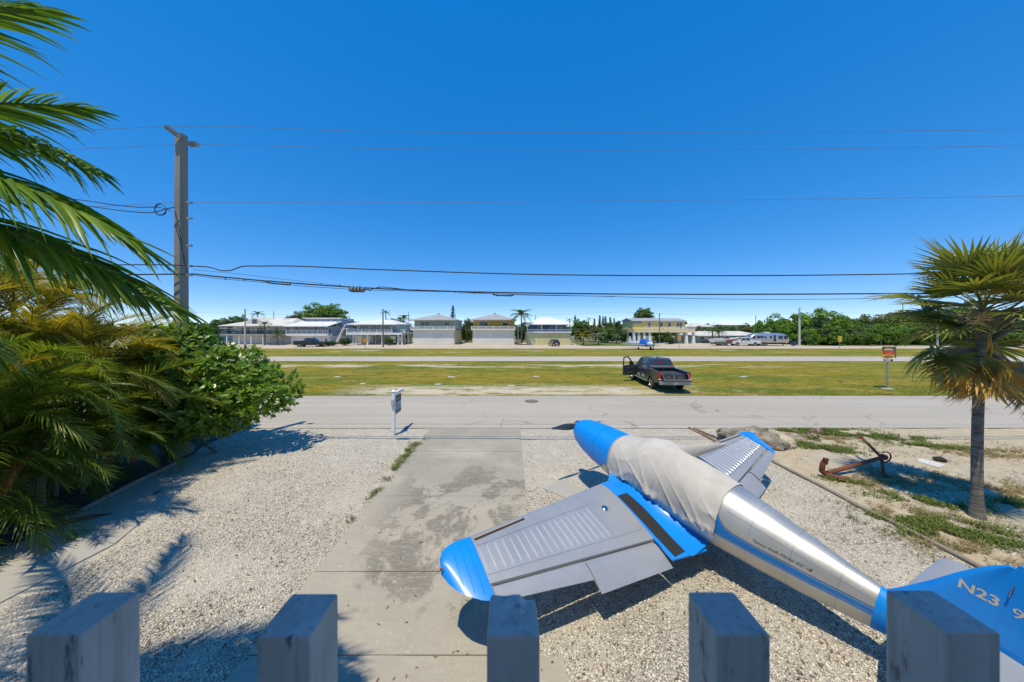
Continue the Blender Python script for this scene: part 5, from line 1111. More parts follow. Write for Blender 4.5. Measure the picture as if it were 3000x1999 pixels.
# 6 --- blue verandah hangar house
h = House('blue_hangar_house', 'house with blue verandah, bright white hip roof and yellow hangar door', 71.5, 1545)
h.box('upper_wall', BLUEWALL, 1556, 1662, 3.4, 10, 951, 972); h.box('ground_wall', PALEYEL, 1545, 1673, .25, 10.5, 976, 1012); h.box('deck', WHITE, 1543, 1674, -.3, 3.39, 972.3, 975.6)
h.hip(1541, 1677, -.8, 11.5, 950, 928, 1590, 1619, 5, WHITEROOF)
for u in (1545, 1587, 1629, 1672): h.box('verandah_post', WHITE, u - 1, u + 1, -.2, 0, 950.5, 972.3)
h.railing(1545, 1672, 965, 972.3, -.1, WHITE, 5); dr = h.box('hangar_door', GARAGE_Y, 1548, 1670, .12, .245, 977.5, 1010.6)
for i in range(1, 8): x = h.X(1548) + (h.X(1670) - h.X(1548)) * i / 8; box('door_stile', GARAGE_Y, dr, x - .05, x + .05, .08, .119, .1, h.Z(978))
for a, c in ((1577, 1591), (1618, 1628), (1640, 1655)): h.window(a, c, 954, 972, 3.4, 1, nm='verandah_door')
# 7 --- yellow stilt house
h = House('stilt_house', 'long yellow house raised on tapering white stilts', 76, 1858)
h.box('upper_wall', YELLOW, 1860, 2016, 1.4, 8.5, 940, 964.5); h.box('deck_skirt', CREAM, 1858, 2036, -.1, 9, 965, 974.5)
x0, x1 = h.X(1856), h.X(2019); za, zb = h.Z(939.5), h.Z(930.5)
MB().add([(x0, .9, za), (x1, .9, za), (x1, 5, zb), (x0, 5, zb), (x0, 9, za), (x1, 9, za), (x0, .9, za - .15), (x1, .9, za - .15), (x1, 5, zb - .15), (x0, 5, zb - .15), (x0, 9, za - .15), (x1, 9, za - .15)], [(0, 1, 2, 3), (3, 2, 5, 4), (0, 6, 7, 1), (6, 9, 8, 7), (9, 10, 11, 8), (4, 5, 11, 10), (0, 3, 9, 6), (3, 4, 10, 9), (1, 7, 8, 2), (2, 8, 11, 5)]).build('roof', GREYROOF, h.t)
x0 += .15; MB().add([(x0, 1.4, za - .1), (x0, 8.5, za - .1), (x0, 5, zb - .16), (x0 - .05, 1.4, za - .1), (x0 - .05, 8.5, za - .1), (x0 - .05, 5, zb - .16)], [(0, 1, 2), (3, 5, 4), (0, 3, 4, 1), (1, 4, 5, 2), (2, 5, 3, 0)]).build('gable', GREYBLUE, h.t)
h.box('side_panel', GREYBLUE, 1860.2, 1887, 1.32, 1.395, 940, 948)
for a, c, n in ((1905, 1914, 1), (1940, 1951, 1), (1964, 1975, 1), (1990, 2008, 2)): h.window(a, c, 944, 959 if n == 1 else 964, 1.4, n)
h.railing(1888, 2036, 958, 965, 0, WHITE, 7, .3)
for u in (1859.5, 1873, 1889, 1905, 2013, 2034):
    for y in (.2, 4.2, 8):
        z1 = h.Z(974.5); b = MB(); x = h.X(u); b.add([(x - .36, y - .1, 0), (x + .36, y - .1, 0), (x + .36, y + .5, 0), (x - .36, y + .5, 0), (x - .24, y, z1), (x + .24, y, z1), (x + .24, y + .4, z1), (x - .24, y + .4, z1)], [(0, 3, 2, 1), (4, 5, 6, 7), (0, 1, 5, 4), (1, 2, 6, 5), (2, 3, 7, 6), (3, 0, 4, 7)]).build('stilt', WHITE, h.t)
h.box('store_room', OFFWHITE, 1976, 1999, 5, 8, 975, 1006)
# 8 --- low house behind the trailer
h = House('low_house', 'low pale grey bungalow behind the boat and the travel trailer', 82, 2039)
h.box('wall', fwhite('pale grey wall', (.50, .51, .50)), 2042, 2236, 1, 9, 982, 1006)
h.hip(2036, 2246, .2, 10, 983, 971, 2080, 2206, 5, OLDROOF); h.hip(2036, 2078, -1.2, 4, 983, 971.5, 2056, 2058, 1.5, OLDROOF, 'porch_roof')
h.box('porch_wall', h.t.children[0].data.materials[0], 2042, 2074, -.4, .99, 982.5, 1006)
for a, c, n in ((2048, 2060, 2), (2076, 2090, 2), (2134, 2140, 1), (2178, 2188, 2), (2192, 2199, 1)): h.window(a, c, 986, 996, 1 if a > 2060 else -.4, n)
h.box('blue_door', simple('turquoise door', (.02, .30, .42), .5), 2151, 2163, .9, .995, 984, 998)
h.box('fence_panel', DARK, 2042, 2062, -2.1, -2.0, 997, 1006)
# 9,10 --- roofs beyond the trees
for nm, lb, D, u0, u1, v1, v0, m_ in (('far_house', 'distant house with a wide grey-white roof beyond the scrub', 120, 2033, 2094, 946, 957, OLDROOF), ('far_house', 'distant house with a bright white hip roof above the trees', 130, 2126, 2192, 941, 952, WHITEROOF)):
    h = House(nm, lb, D, u0); h.hip(u0, u1, 0, 12, v0, v1, u0 + 18, u1 - 18, 6, m_); h.box('wall', OFFWHITE, u0 + 3, u1 - 3, .8, 11, v0, VH + EYE * FPX / D)
h = House('far_house', 'small white house glimpsed between the pole and the shrub', 92, 570); h.box('wall', OFFWHITE, 572, 640, .5, 8, 962, 1000); h.hip(566, 646, 0, 9, 962, 957, 590, 622, 4, OLDROOF)

# far utility poles
def far_pole(u, vb, vt, label, mat=WOODPOLE, r=.15, D=None, arm=False):
    p = at(u, vb) if D is None else Vector(((u - 1500) * D / FPX, D, 0)); d = p.y; H_ = EYE - (vt - VH) * d / FPX
    t = thing('utility_pole', label, 'utility pole', p, 0, 'utility poles across the field')
    MB().tube([(0, 0, -.2), (0, 0, H_)], [r, r * .7], 8).build('shaft', mat, t, smooth=True)
    if arm: MB().tube([(0, 0, H_ - 2.0), (.9, 0, H_ - 1.5), (2.4, 0, H_ - 1.4)], [.05, .05, .04], 6).build('lamp_arm', GALV, t); box('lamp_head', GALV, t, 2.2, 3.0, -.15, .15, H_ - 1.5, H_ - 1.36)
    else: MB().tube([(0, -.2, H_ - .4), (.35, -.2, H_ - .1)], .05, 6).build('insulator_arm', PORC, t)
    MB().cyl((0, -.22, H_ - 1.6), 'z', .22, .7, 10).build('transformer', GALV, t) if u in (718, 2342) else None
    return t
PALEPOLE = CONCRETE
far_pole(718, 1018, 905, 'grey utility pole standing before the white balcony house', PALECONC, .17); far_pole(1122, 1018, 906, 'timber utility pole in front of the aqua house', WOODPOLE, .17)
far_pole(1518, 1012, 951, 'slim grey post beside the coconut palm at the ochre house', GALV, .10); far_pole(1932, 1010, 918, 'dark timber utility pole at the yellow stilt house', WOODPOLE, .13)
far_pole(2342, 1013, 901, 'pale concrete utility pole right of the travel trailer', PALECONC, .22); far_pole(2746, 1012, 896, 'pale street-light pole before the dense trees at right', PALECONC, .2, arm=True)
for u, vt, lb in ((802, 912, 'distant pole top above the white balcony house'), (1197, 915, 'distant pole top left of the green house'), (1568, 924, 'distant pole top left of the blue house'), (2214, 926, 'distant pole top above the far white roof'), (2645, 888, 'thin distant mast above the dense trees')): far_pole(u, 0, vt, lb, WOODPOLE, .14, 118)
for v, lb in ((914, 'upper'), (961, 'lower')):
    dd = 64; tag(MB().tube([atd(u, v + 9 * (1 - ((u % 605) / 302 - 1) ** 2) if lb == 'upper' else v + 4, dd) for u in range(-100, 3300, 60)], .014, 5).build('far_wire', WIREM), lb + ' thin wire strung between the poles across the field', 'cable', 'wires across the field')
# ================================================================ VEHICLES
def lathe_wheel(parent, x, y, z, r, w, rim=.62, rimmat=None):
    P = []
    for q, dy in ((.55, -.5), (.9, -.5), (1, -.36), (1, .36), (.9, .5), (.55, .5)): P.append([(x + r * q * math.cos(k * math.pi / 12), y + dy * w, z + r * q * math.sin(k * math.pi / 12)) for k in range(24)])
    o = MB().grid(P, closed=True).build('wheel', RUBBER, parent, smooth=True)
    b = MB(); s = -1 if y < 0 else 1; yo = y + s * w * .40
    b.tube([(x, yo - s * .02, z), (x, yo + s * .012, z)], [r * rim * .96] * 2, 20); rm = b.build('rim', simple('dark rim', (.05, .05, .055), .5), o)
    rg = MB(); rg.grid([[(x + r * q * math.cos(k * math.pi / 12), yo + s * d, z + r * q * math.sin(k * math.pi / 12)) for k in range(24)] for q, d in ((rim * .86, .014), (rim * .88, .03), (rim, .03), (rim * 1.02, .0))], closed=True).build('rim_ring', rimmat or CHROME, o, smooth=True)
    for k in range(5):
        a = k * 2 * math.pi / 5; MB().add([(x + math.cos(a + d) * r * q, yo + s * e, z + math.sin(a + d) * r * q) for e in (.012, .03) for q, d in ((.1, -.6), (rim * .86, -.14), (rim * .86, .14), (.1, .6))], [(0, 1, 2, 3), (4, 7, 6, 5), (0, 4, 5, 1), (1, 5, 6, 2), (2, 6, 7, 3), (3, 7, 4, 0)]).build('spoke', rimmat or GALV, o)
    return o
def paint(name, c, rough=.25, metal=.3):
    m = M(name, c, rough, metal); m.layer(1.5, tuple(q * .85 for q in c), .4, .7); m.b.inputs['Coat Weight'].default_value = .8; m.b.inputs['Coat Roughness'].default_value = .06; return m.done()
LAMPRED = simple('red lamp glass', (.45, .012, .01), .2)
def skin(parent, nm, mat, prof, hw, bevel=.03, y0=None, y1=None):
    return MB().prism(prof, 'y', -hw if y0 is None else y0, hw if y1 is None else y1).build(nm, mat, parent, bevel=bevel)
def arch(x, r, z0, n=8, zc=.40): return [(x + r * math.cos(math.pi - math.pi * i / n), max(z0, zc + r * math.sin(math.pi * i / n))) for i in range(n + 1)]
def pickup(name, label, loc, rz, pm, detail=True, gate_open=False, door_open=False, group=None, cat='pickup truck', bedload=True):
    """x forward, y left; length 5.8"""
    t = thing(name, label, cat, loc, rz, group); HW = .98
    body = [(-2.85, .62), (-2.88, 1.02), (-2.80, 1.30), (-.95, 1.33), (-.93, 1.18), (1.35, 1.20), (1.75, 1.22), (2.78, 1.12), (2.92, .95), (2.92, .55)] + arch(1.92, .47, .42)[::-1] + [(1.4, .42), (-1.1, .42)] + arch(-1.68, .47, .42)[::-1] + [(-2.2, .5)]
    def side(y0, y1, nm):
        return MB().prism(body, 'y', y0, y1).build(nm, pm, t, bevel=.02)
    side(-HW, -.80, 'right_side'); side(.80, HW, 'left_side')
    box('floor', BLACKMETAL, t, -2.75, 2.8, -.79, .79, .45, .62); box('bed_floor', BLACKMETAL, t, -2.8, -.95, -.795, .795, .70, .78)
    MB().prism([(.9, 1.16), (1.6, 1.20), (2.78, 1.12), (2.92, .95), (2.92, .55), (.9, .62)], 'y', -.795, .795).build('bonnet', pm, t, bevel=.03)
    box('cab_lower', pm, t, -.93, 1.2, -.78, .78, .63, 1.16)
    # cab with glasshouse, narrower at the roof
    def ring(x, z, w): return [(x, -w, z), (x, w, z)]
    C = [(-.93, 1.18, .96), (-.72, 1.84, .76), (-.5, 1.93, .72), (.55, 1.93, .72), (.75, 1.88, .74), (1.42, 1.19, .95)]
    V = []; 
    for x, z, w in C: V += ring(x, z, w)
    n = len(C); F = [(2 * i, 2 * i + 1, 2 * i + 3, 2 * i + 2) for i in range(n - 1)] + [tuple(2 * i for i in range(n)), tuple(2 * i + 1 for i in range(n))[::-1], (0, 2 * n - 2, 2 * n - 1, 1)]
    MB().add(V, F).build('cab', pm, t, bevel=.025)
    def quadpane(nm, P, nrm, mat=GLASS, par=None):
        nrm = Vector(nrm).normalized(); P = [Vector(p) for p in P]; Q = [p + nrm * .008 for p in P] + [p - nrm * .02 for p in P]
        return MB().add([tuple(q) for q in Q], [(0, 1, 2, 3), (7, 6, 5, 4), (0, 4, 5, 1), (1, 5, 6, 2), (2, 6, 7, 3), (3, 7, 4, 0)]).build(nm, mat, par or t)
    rw = quadpane('rear_window', [(-.905, .80, 1.26), (-.905, -.80, 1.26), (-.745, -.66, 1.77), (-.745, .66, 1.77)], (-.95, 0, .3)); quadpane('windscreen', [(1.32, .82, 1.26), (1.32, -.82, 1.26), (.84, -.68, 1.82), (.84, .68, 1.82)], (.78, 0, .62))
    for s in (1, -1):
        for nm, xa, xb, xc, xd in (('rear_side_window', -.78, .12, .12, -.64), ('front_side_window', .20, 1.20, .76, .20)):
            if s > 0 and door_open and nm[0] == 'f': 
                quadpane('doorway_shade', [(.16, s * .958, 1.19), (1.3, s * .958, 1.19), (.78, s * .757, 1.83), (.16, s * .757, 1.83)], (0, s, .3), DARK); continue  # solid dark sheet painting the shade inside the open cab
            quadpane(nm, [(xa, s * .948, 1.22), (xb, s * .948, 1.22), (xc, s * .772, 1.80), (xd, s * .772, 1.80)], (0, s, .3))
        MB().box(-2.90, -2.80, s * .90 - .075, s * .90 + .075, .86, 1.24).build('tail_lamp', LAMPRED, t, bevel=.015); box('reverse_lamp', WHITE, t, -2.905, -2.82, s * .90 - .07, s * .90 + .07, .80, .855)
        box('headlamp', CHROME, t, 2.86, 2.94, s * .72 - .15, s * .72 + .15, .86, 1.04)
        for x in (1.92, -1.68): lathe_wheel(t, x, s * .86, .41, .41, .27)
        box('side_step', GALV if detail else BLACKMETAL, t, -1.1, 1.35, s * 1.0 - .06, s * 1.0 + .06, .40, .46, bevel=.015)
        for x in (1.92, -1.68):
            pa = [(x + .52 * math.cos(math.pi * i / 10), .41 + .52 * math.sin(math.pi * i / 10)) for i in range(11)] + [(x + .46 * math.cos(math.pi * i / 10), .41 + .46 * math.sin(math.pi * i / 10)) for i in range(10, -1, -1)]
            MB().prism(pa, 'y', s * .975, s * 1.015).build('wheel_arch', pm, t)
        if not (s > 0 and door_open): box('mirror', BLACKMETAL, t, 1.05, 1.2, s * 1.1 - .12, s * 1.1 + .1, 1.22, 1.48, bevel=.02)
        box('door_seam', BLACKMETAL, t, .14, .165, s * .979, s * .984, .5, 1.18); box('door_seam', BLACKMETAL, t, -.90, -.875, s * .979, s * .984, .5, 1.18)
        for x in (-.72, .28): box('door_handle', CHROME, t, x, x + .18, s * .985, s * 1.005, 1.04, 1.08)
    bp = box('rear_bumper', CHROME if not gate_open else GALV, t, -3.05, -2.86, -.95, .95, .50, .72, bevel=.03); box('front_bumper', CHROME, t, 2.90, 3.02, -.95, .95, .48, .70, bevel=.03)
    if gate_open:
        g = box('tailgate', pm, t, -3.42, -2.87, -.80, .80, .755, .835, bevel=.015); box('gate_liner', simple('gate ribbing', (.10, .10, .105), .6), g, -3.38, -2.9, -.74, .74, .836, .85)
        dk = box('drawer_unit', simple('black drawer deck', (.03, .03, .033), .45), t, -2.8, -1.2, -.70, .70, .80, 1.13, bevel=.02)
        for y in (-.35, .35): f = box('drawer', simple('drawer face', (.05, .05, .055), .5), dk, -2.835, -2.802, y - .31, y + .31, .84, 1.09, bevel=.01); box('drawer_handle', GALV, f, -2.86, -2.836, y - .12, y + .12, .92, .96)
        box('drawer_post', GALV, dk, -2.845, -2.803, -.03, .03, .84, 1.08)
        for y in (-.45, 0, .45): box('deck_rail', GALV, dk, -2.75, -1.25, y - .03, y + .03, 1.131, 1.15)
        MB().cyl((-1.06, 0, 1.36), 'y', .11, 1.6, 12).build('rolled_cover', simple('rolled tonneau', (.10, .10, .10), .8), t, smooth=True)
        for y in (.78, -.78): MB().tube([(-2.86, y, 1.22), (-3.38, y, .85)], .012, 5).build('gate_cable', GALV, t)
    else:
        box('tailgate', pm, t, -2.88, -2.80, -.80, .80, .70, 1.30, bevel=.015)
        box('bed_cover', BLACKMETAL, t, -2.79, -.95, -.79, .79, 1.27, 1.30)
    if detail:
        box('brake_lamp', LAMPRED, t, -.745, -.70, -.2, .2, 1.845, 1.89); dc = box('window_sticker', WHITE, rw, -.925, -.918, -.2, .16, 1.30, 1.36); box('window_sticker', LAMPRED, rw, -.815, -.80, -.16, .2, 1.64, 1.70)
        box('number_plate', WHITE, bp, -3.065, -3.052, -.15, .15, .54, .68); box('door_badge', simple('pale decal', (.5, .48, .40), .5), t, -.55, -.05, .986, .992, .62, .78)
        box('roof_aerial', BLACKMETAL, t, -.35, -.2, -.03, .03, 1.93, 1.99)
        box('door_badge', simple('pale decal', (.5, .48, .40), .5), t, .3, .8, .986, .992, .56, .74)
    if door_open:
        hx, hy = 1.28, .99; ang = R(68)
        d = bpy.data.objects.new('front_door', None); col.objects.link(d); d.parent = t; d.location = (hx, hy, 0); d.rotation_euler = (0, 0, -ang)
        # door runs backwards (-x) from its hinge before it swings out
        dp = [(-1.12, .50), (-1.12, 1.20), (-1.10, 1.24), (-.02, 1.24), (0, 1.1), (0, .50)]
        MB().prism(dp, 'y', -.05, .04).build('door_panel', pm, d, bevel=.015); MB().prism([(-1.08, .56), (-1.08, 1.20), (-.05, 1.20), (-.05, .56)], 'y', -.085, -.052).build('door_lining', simple('black lining', (.025, .025, .028), .7), d, bevel=.01)
        fr = [(-1.12, 1.24), (-1.06, 1.86), (-.62, 1.90), (-.05, 1.24)]; inr = [(-1.04, 1.25), (-1.0, 1.79), (-.66, 1.82), (-.16, 1.25)]
        V = [(x, yy, z) for yy in (-.03, .02) for x, z in fr + inr]; F = []
        for o_ in (0,):
            for i in range(3): F += [(i, i + 1, 5 + i, 4 + i), (8 + i, 12 + i, 13 + i, 9 + i), (i, 8 + i, 9 + i, i + 1), (4 + i, 5 + i, 13 + i, 12 + i)]
        MB().add(V, F).build('window_frame', BLACKMETAL, d)
        for z in (.66, 1.02): MB().tube([(-.9, -.10, z), (-.3, -.10, z)], .018, 6).build('door_pull', CHROME, d)
        box('mirror', BLACKMETAL, d, -.32, -.16, .06, .3, 1.2, 1.5, bevel=.02)
    return t
GREYP = paint('dark grey metallic', (.075, .077, .085), .28, .5); DARKP = paint('near black paint', (.015, .016, .02), .2, .2); WHITEP = paint('white paint gloss', (.62, .62, .62), .3, 0)
# rear axle centre sits about (10.2,19.95)
hdg = R(86.5); fwd = Vector((math.cos(hdg), math.sin(hdg), 0)); ra = Vector((10.22, 19.95, 0))
pickup('pickup_truck', 'dark grey pickup truck with its tailgate down and driver door open', ra + fwd * 1.68, hdg, GREYP, True, True, True)
p = at(895, 1018); pickup('pickup_truck', 'black pickup truck parked before the clerestory house', (p.x, p.y + 1.5, 0), R(8), DARKP, False)
p = at(2180, 1013.5); pickup('pickup_truck', 'white pickup truck parked between the boat and the travel trailer', (p.x, p.y, 0), R(172), WHITEP, False)
# dark hatchback by the blue hangar house
p = at(1623, 1014); car = thing('parked_car', 'small dark car parked at the yellow hangar door', 'car', (p.x, p.y, 0), R(96))
pr = [(-2.1, .35), (-2.15, .75), (-2.0, 1.0), (-1.2, 1.05), (1.0, .98), (2.0, .82), (2.15, .55), (2.1, .3)]
MB().prism(pr, 'y', -.86, .86).build('body', DARKP, car, bevel=.06)
C = [(-1.95, 1.0, .80), (-1.5, 1.42, .64), (-.2, 1.48, .62), (.4, 1.40, .64), (1.1, .97, .80)]; V = []
for x, z, w in C: V += [(x, -w, z), (x, w, z)]
MB().add(V, [(2 * i, 2 * i + 1, 2 * i + 3, 2 * i + 2) for i in range(4)] + [tuple(2 * i for i in range(5)), tuple(2 * i + 1 for i in range(5))[::-1], (0, 8, 9, 1)]).build('glasshouse', GLASS, car, bevel=.03)
MB().box(-1.5, .4, -.6, .6, 1.45, 1.50).build('roof', DARKP, car, bevel=.02)
for s in (1, -1):
    box('tail_lamp', LAMPRED, car, -2.17, -2.08, s * .66 - .14, s * .66 + .14, .78, .94)
    for x in (-1.3, 1.35): lathe_wheel(car, x, s * .76, .31, .31, .2)
box('number_plate', WHITE, car, -2.175, -2.15, -.22, .22, .6, .72)
# silver travel trailer
d0 = 66.5; xl, xr = (2205 - 1500) * d0 / FPX, (2312 - 1500) * d0 / FPX
tr = thing('travel_trailer', 'long rounded silver travel trailer parked before the trees', 'trailer', ((xl + xr) / 2, d0 + 1.2, 0), R(-4)); Lh = (xr - xl) / 2
rows = []
for i in range(27):
    q = -1 + 2 * i / 26; k = (1 - abs(q) ** 5) ** .42 if abs(q) < 1 else .02; k = max(k, .35 if abs(q) < .999 else .30); row = []
    for j in range(28):
        a = 2 * math.pi * j / 28; e = 3.2; f = lambda v: math.copysign(abs(v) ** (2 / e), v)
        row.append((q * Lh, 1.22 * f(math.cos(a)) * (.75 + .25 * k), 1.72 + 1.20 * f(math.sin(a)) * (k if math.sin(a) > 0 else .9 + .1 * k)))
    rows.append(row)
tb = MB().grid(rows, closed=True, capfirst=True, caplast=True).build('shell', simple('polished trailer skin', (.55, .57, .60), .3, .75), tr, smooth=True)
for u, w_, z0, z1 in ((-.62, .16, 1.75, 2.25), (-.44, .16, 1.75, 2.25), (-.26, .1, 1.7, 2.2), (.02, .12, 1.7, 2.2), (.22, .11, 1.0, 2.45), (.52, .22, 1.6, 2.3), (.80, .2, 1.6, 2.3), (-.85, .14, 1.7, 2.3)):
    box('door' if z0 < 1.2 else 'window', GLASS, tr, (u - w_ / 2) * Lh, (u + w_ / 2) * Lh, -1.26, -1.205, z0, z1, bevel=.01)
box('blue_stripe', simple('pale blue stripe', (.20, .27, .38), .4), tr, -.85 * Lh, .9 * Lh, -1.245, -1.215, 1.32, 1.42); box('roof_unit', WHITE, tr, -.1 * Lh, .12 * Lh, -.4, .4, 2.90, 3.12, bevel=.04)
box('chassis', BLACKMETAL, tr, -.9 * Lh, .9 * Lh, -1.0, 1.0, .42, .56)
for x in (-.5, -.36, -.22): lathe_wheel(tr, x * Lh, -1.05, .34, .34, .2); lathe_wheel(tr, x * Lh, 1.05, .34, .34, .2)
MB().tube([(Lh * .95, 0, .48), (Lh * 1.1, 0, .46)], .06, 8).build('hitch', BLACKMETAL, tr); box('jack_stand', BLACKMETAL, tr, .7 * Lh, .73 * Lh, -.9, -.8, 0, .45)
# boat on its trailer
p = at(2135, 1014); bt = thing('speedboat', 'white speedboat with a red hull patch, on a trailer by the bungalow', 'boat', (p.x, p.y + 1, 0), R(4))
rows = []
for i in range(17):
    q = i / 16; x = -3.2 + 6.6 * q; w = 1.15 * (1 - max(0, q - .45) ** 2 * 3.1); w = max(w, .03); zk = .75 + .95 * max(0, q - .55) ** 2 * 2.2; zs = 1.55 + .35 * q * q
    rows.append([(x, -w, zs), (x, -w * .97, zs - .25), (x, -w * .75, zk + .2), (x, 0, zk), (x, w * .75, zk + .2), (x, w * .97, zs - .25), (x, w, zs)])
MB().grid(rows, closed=True, capfirst=True, caplast=True).build('hull', fwhite('gelcoat', (.70, .70, .68)), bt, smooth=True)
rr = [[(x, y * 1.012 if y else y, z) for x, y, z in r[1:3]] for r in rows[6:15]]; MB().grid(rr).build('red_patch', simple('red gelcoat', (.36, .06, .02), .4), bt, smooth=True)
MB().add([(-.4, -.8, 1.66), (.5, -.7, 1.7), (.5, .7, 1.7), (-.4, .8, 1.66), (-.5, -.7, 2.1), (.0, -.6, 2.15), (.0, .6, 2.15), (-.5, .7, 2.1)], [(0, 3, 2, 1), (4, 5, 6, 7), (0, 1, 5, 4), (1, 2, 6, 5), (2, 3, 7, 6), (3, 0, 4, 7)]).build('windscreen', GLASS, bt)
box('trailer_frame', GALV, bt, -3.0, 3.6, -.8, .8, .45, .55)
for x in (-1.2, -.5):
    for s in (1, -1): lathe_wheel(bt, x, s * .95, .3, .3, .18)
for x in (-2.2, 1.6): box('bunk', GALV, bt, x, x + .12, -.7, .7, .55, .95)
# small blue-covered aeroplane on the far verge
p = at(1895, 1024.5); ba = thing('covered_aeroplane', 'small low-wing aeroplane under a bright blue cover on the far verge', 'aeroplane', (p.x - .3, p.y, 0), R(-76))
BLUECOV = M('blue tarpaulin', (.005, .12, .52), .6); BLUECOV = BLUECOV.layer(2, (.004, .08, .38), .4, .65).done()
rows = []
for i in range(15):
    q = i / 14; x = 1.5 - 3.4 * q; w = .62 * math.sin(math.pi * (.16 + .78 * q)) + .06; h_ = .95 * math.sin(math.pi * (.12 + .8 * q)) ** .8 + .1
    rows.append([(x, w * math.cos(a), .95 + h_ * math.sin(a) * (1 + .05 * nz(q * 9, a * 3))) for a in arange(-.25, math.pi + .25, 14)])
MB().grid(rows).build('cover', BLUECOV, ba, smooth=True)
PW = fwhite('pale blue-white paint', (.55, .62, .68))
MB().grid([[(x, r * math.cos(k * math.pi / 8), 1.08 + r * math.sin(k * math.pi / 8)) for k in range(16)] for x, r in ((2.2, .12), (2.1, .3), (1.6, .46), (.5, .55), (-1.5, .5), (-3.0, .28), (-4.6, .12))], closed=True, capfirst=True, caplast=True).build('fuselage', PW, ba, smooth=True)
for s in (1, -1):
    MB().add([(.7, s * .4, .82), (-.75, s * .4, .82), (-.55, s * 4.9, 1.12), (.35, s * 4.9, 1.12), (.7, s * .4, .98), (-.75, s * .4, .90), (-.55, s * 4.9, 1.18), (.35, s * 4.9, 1.22)], [(0, 1, 2, 3), (4, 7, 6, 5), (0, 4, 5, 1), (1, 5, 6, 2), (2, 6, 7, 3), (3, 7, 4, 0)]).build('wing', PW, ba)
    lathe_wheel(ba, -.2, s * 1.3, .22, .22, .14); MB().tube([(-.2, s * 1.3, .25), (-.2, s * 1.25, .85)], .05, 6).build('gear_leg', PW, ba)
    MB().add([(-4.1, s * .05, 1.1), (-4.8, s * .05, 1.1), (-4.8, s * 1.6, 1.12), (-4.3, s * 1.6, 1.12), (-4.1, s * .05, 1.16), (-4.8, s * .05, 1.16), (-4.8, s * 1.6, 1.17), (-4.3, s * 1.6, 1.17)], [(0, 1, 2, 3), (4, 7, 6, 5), (0, 4, 5, 1), (1, 5, 6, 2), (2, 6, 7, 3), (3, 7, 4, 0)]).build('tailplane', PW, ba)
lathe_wheel(ba, 1.7, 0, .2, .2, .14); MB().tube([(1.7, 0, .22), (1.65, 0, .8)], .05, 6).build('nose_leg', PW, ba); MB().prism([(-3.9, 1.15), (-4.8, 1.15), (-4.9, 2.35), (-4.5, 2.35)], 'y', -.04, .04).build('fin', PW, ba)
MB().prism([(2.15, .25), (2.22, .25), (2.24, 1.08), (2.22, 1.95), (2.15, 1.95), (2.12, 1.08)], 'y', -.06, .06).build('propeller', BLACKMETAL, ba)
# ================================================================ FAR TREES
def treemat(name, c1, c2, tr=.25): return leafmat(name, c1, c2, None, .55, tr, (1.3, 1.3, .5), .3)
TM = {'bright': treemat('bright canopy', (.10, .22, .015), (.17, .30, .025)), 'mid': treemat('mid green canopy', (.075, .155, .018), (.13, .22, .028)), 'dark': treemat('dark canopy', (.045, .10, .018), (.085, .15, .026)), 'olive': treemat('olive canopy', (.10, .13, .03), (.16, .18, .045)), 'pine': treemat('pine needles', (.03, .075, .025), (.05, .10, .03), .1)}
def crown_mesh(name, seed, nclump, per, leaf, flat=.75, hole=.0, low=-.9):
    r = random.Random(seed); n = nclump * per; nr = np.random.default_rng(seed); cs = []; 
    while len(cs) < nclump:
        d = Vector((r.gauss(0, 1), r.gauss(0, 1), r.gauss(0, 1))).normalized()
        if d.z < low: continue
        q = r.uniform(.62, 1.0) * (1 + .28 * nz(d.x * 1.6 + seed, d.y * 1.6, d.z * 1.6)); cs.append((d.x * q, d.y * q, d.z * q * flat, r.uniform(.13, .26)))
    cs = np.array(cs); C = np.repeat(cs, per, 0); dv = nr.normal(size=(n, 3)); dv /= np.linalg.norm(dv, axis=1)[:, None]; dv[:, 2] *= .8
    P = C[:, :3] + dv * C[:, 3:4] * nr.uniform(.55, 1.0, (n, 1))
    nrm = dv + nr.normal(size=(n, 3)) * .55 + np.array([0, 0, .45]); nrm /= np.linalg.norm(nrm, axis=1)[:, None]
    t = np.cross(nrm, nr.normal(size=(n, 3))); t /= np.linalg.norm(t, axis=1)[:, None] + 1e-9; b = np.cross(nrm, t); s = leaf * nr.uniform(.6, 1.3, (n, 1))
    V = np.stack([P - t * s, P - b * s * .55, P + t * s, P + b * s * .55], 1); return npmesh(name, V, np.arange(n * 4).reshape(-1, 4))
CR = [crown_mesh('crown', 100 + i, 95, 62, .05, .8) for i in range(5)]; CRB = [crown_mesh('crown', 120 + i, 60, 55, .055, 1.0, low=-.5) for i in range(3)]
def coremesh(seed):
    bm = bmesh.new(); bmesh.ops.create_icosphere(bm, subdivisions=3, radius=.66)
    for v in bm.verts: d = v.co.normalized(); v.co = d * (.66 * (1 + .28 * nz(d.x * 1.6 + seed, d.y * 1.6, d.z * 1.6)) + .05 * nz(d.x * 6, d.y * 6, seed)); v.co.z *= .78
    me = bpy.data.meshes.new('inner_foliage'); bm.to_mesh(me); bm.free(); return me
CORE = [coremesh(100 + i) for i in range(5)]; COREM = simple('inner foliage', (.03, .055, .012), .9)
MATV = {}
def crown_for(k, i, lst, tag_):
    key = (k, i, tag_)
    if key not in MATV: MATV[key] = variant(lst[i], TM[k])
    return MATV[key]
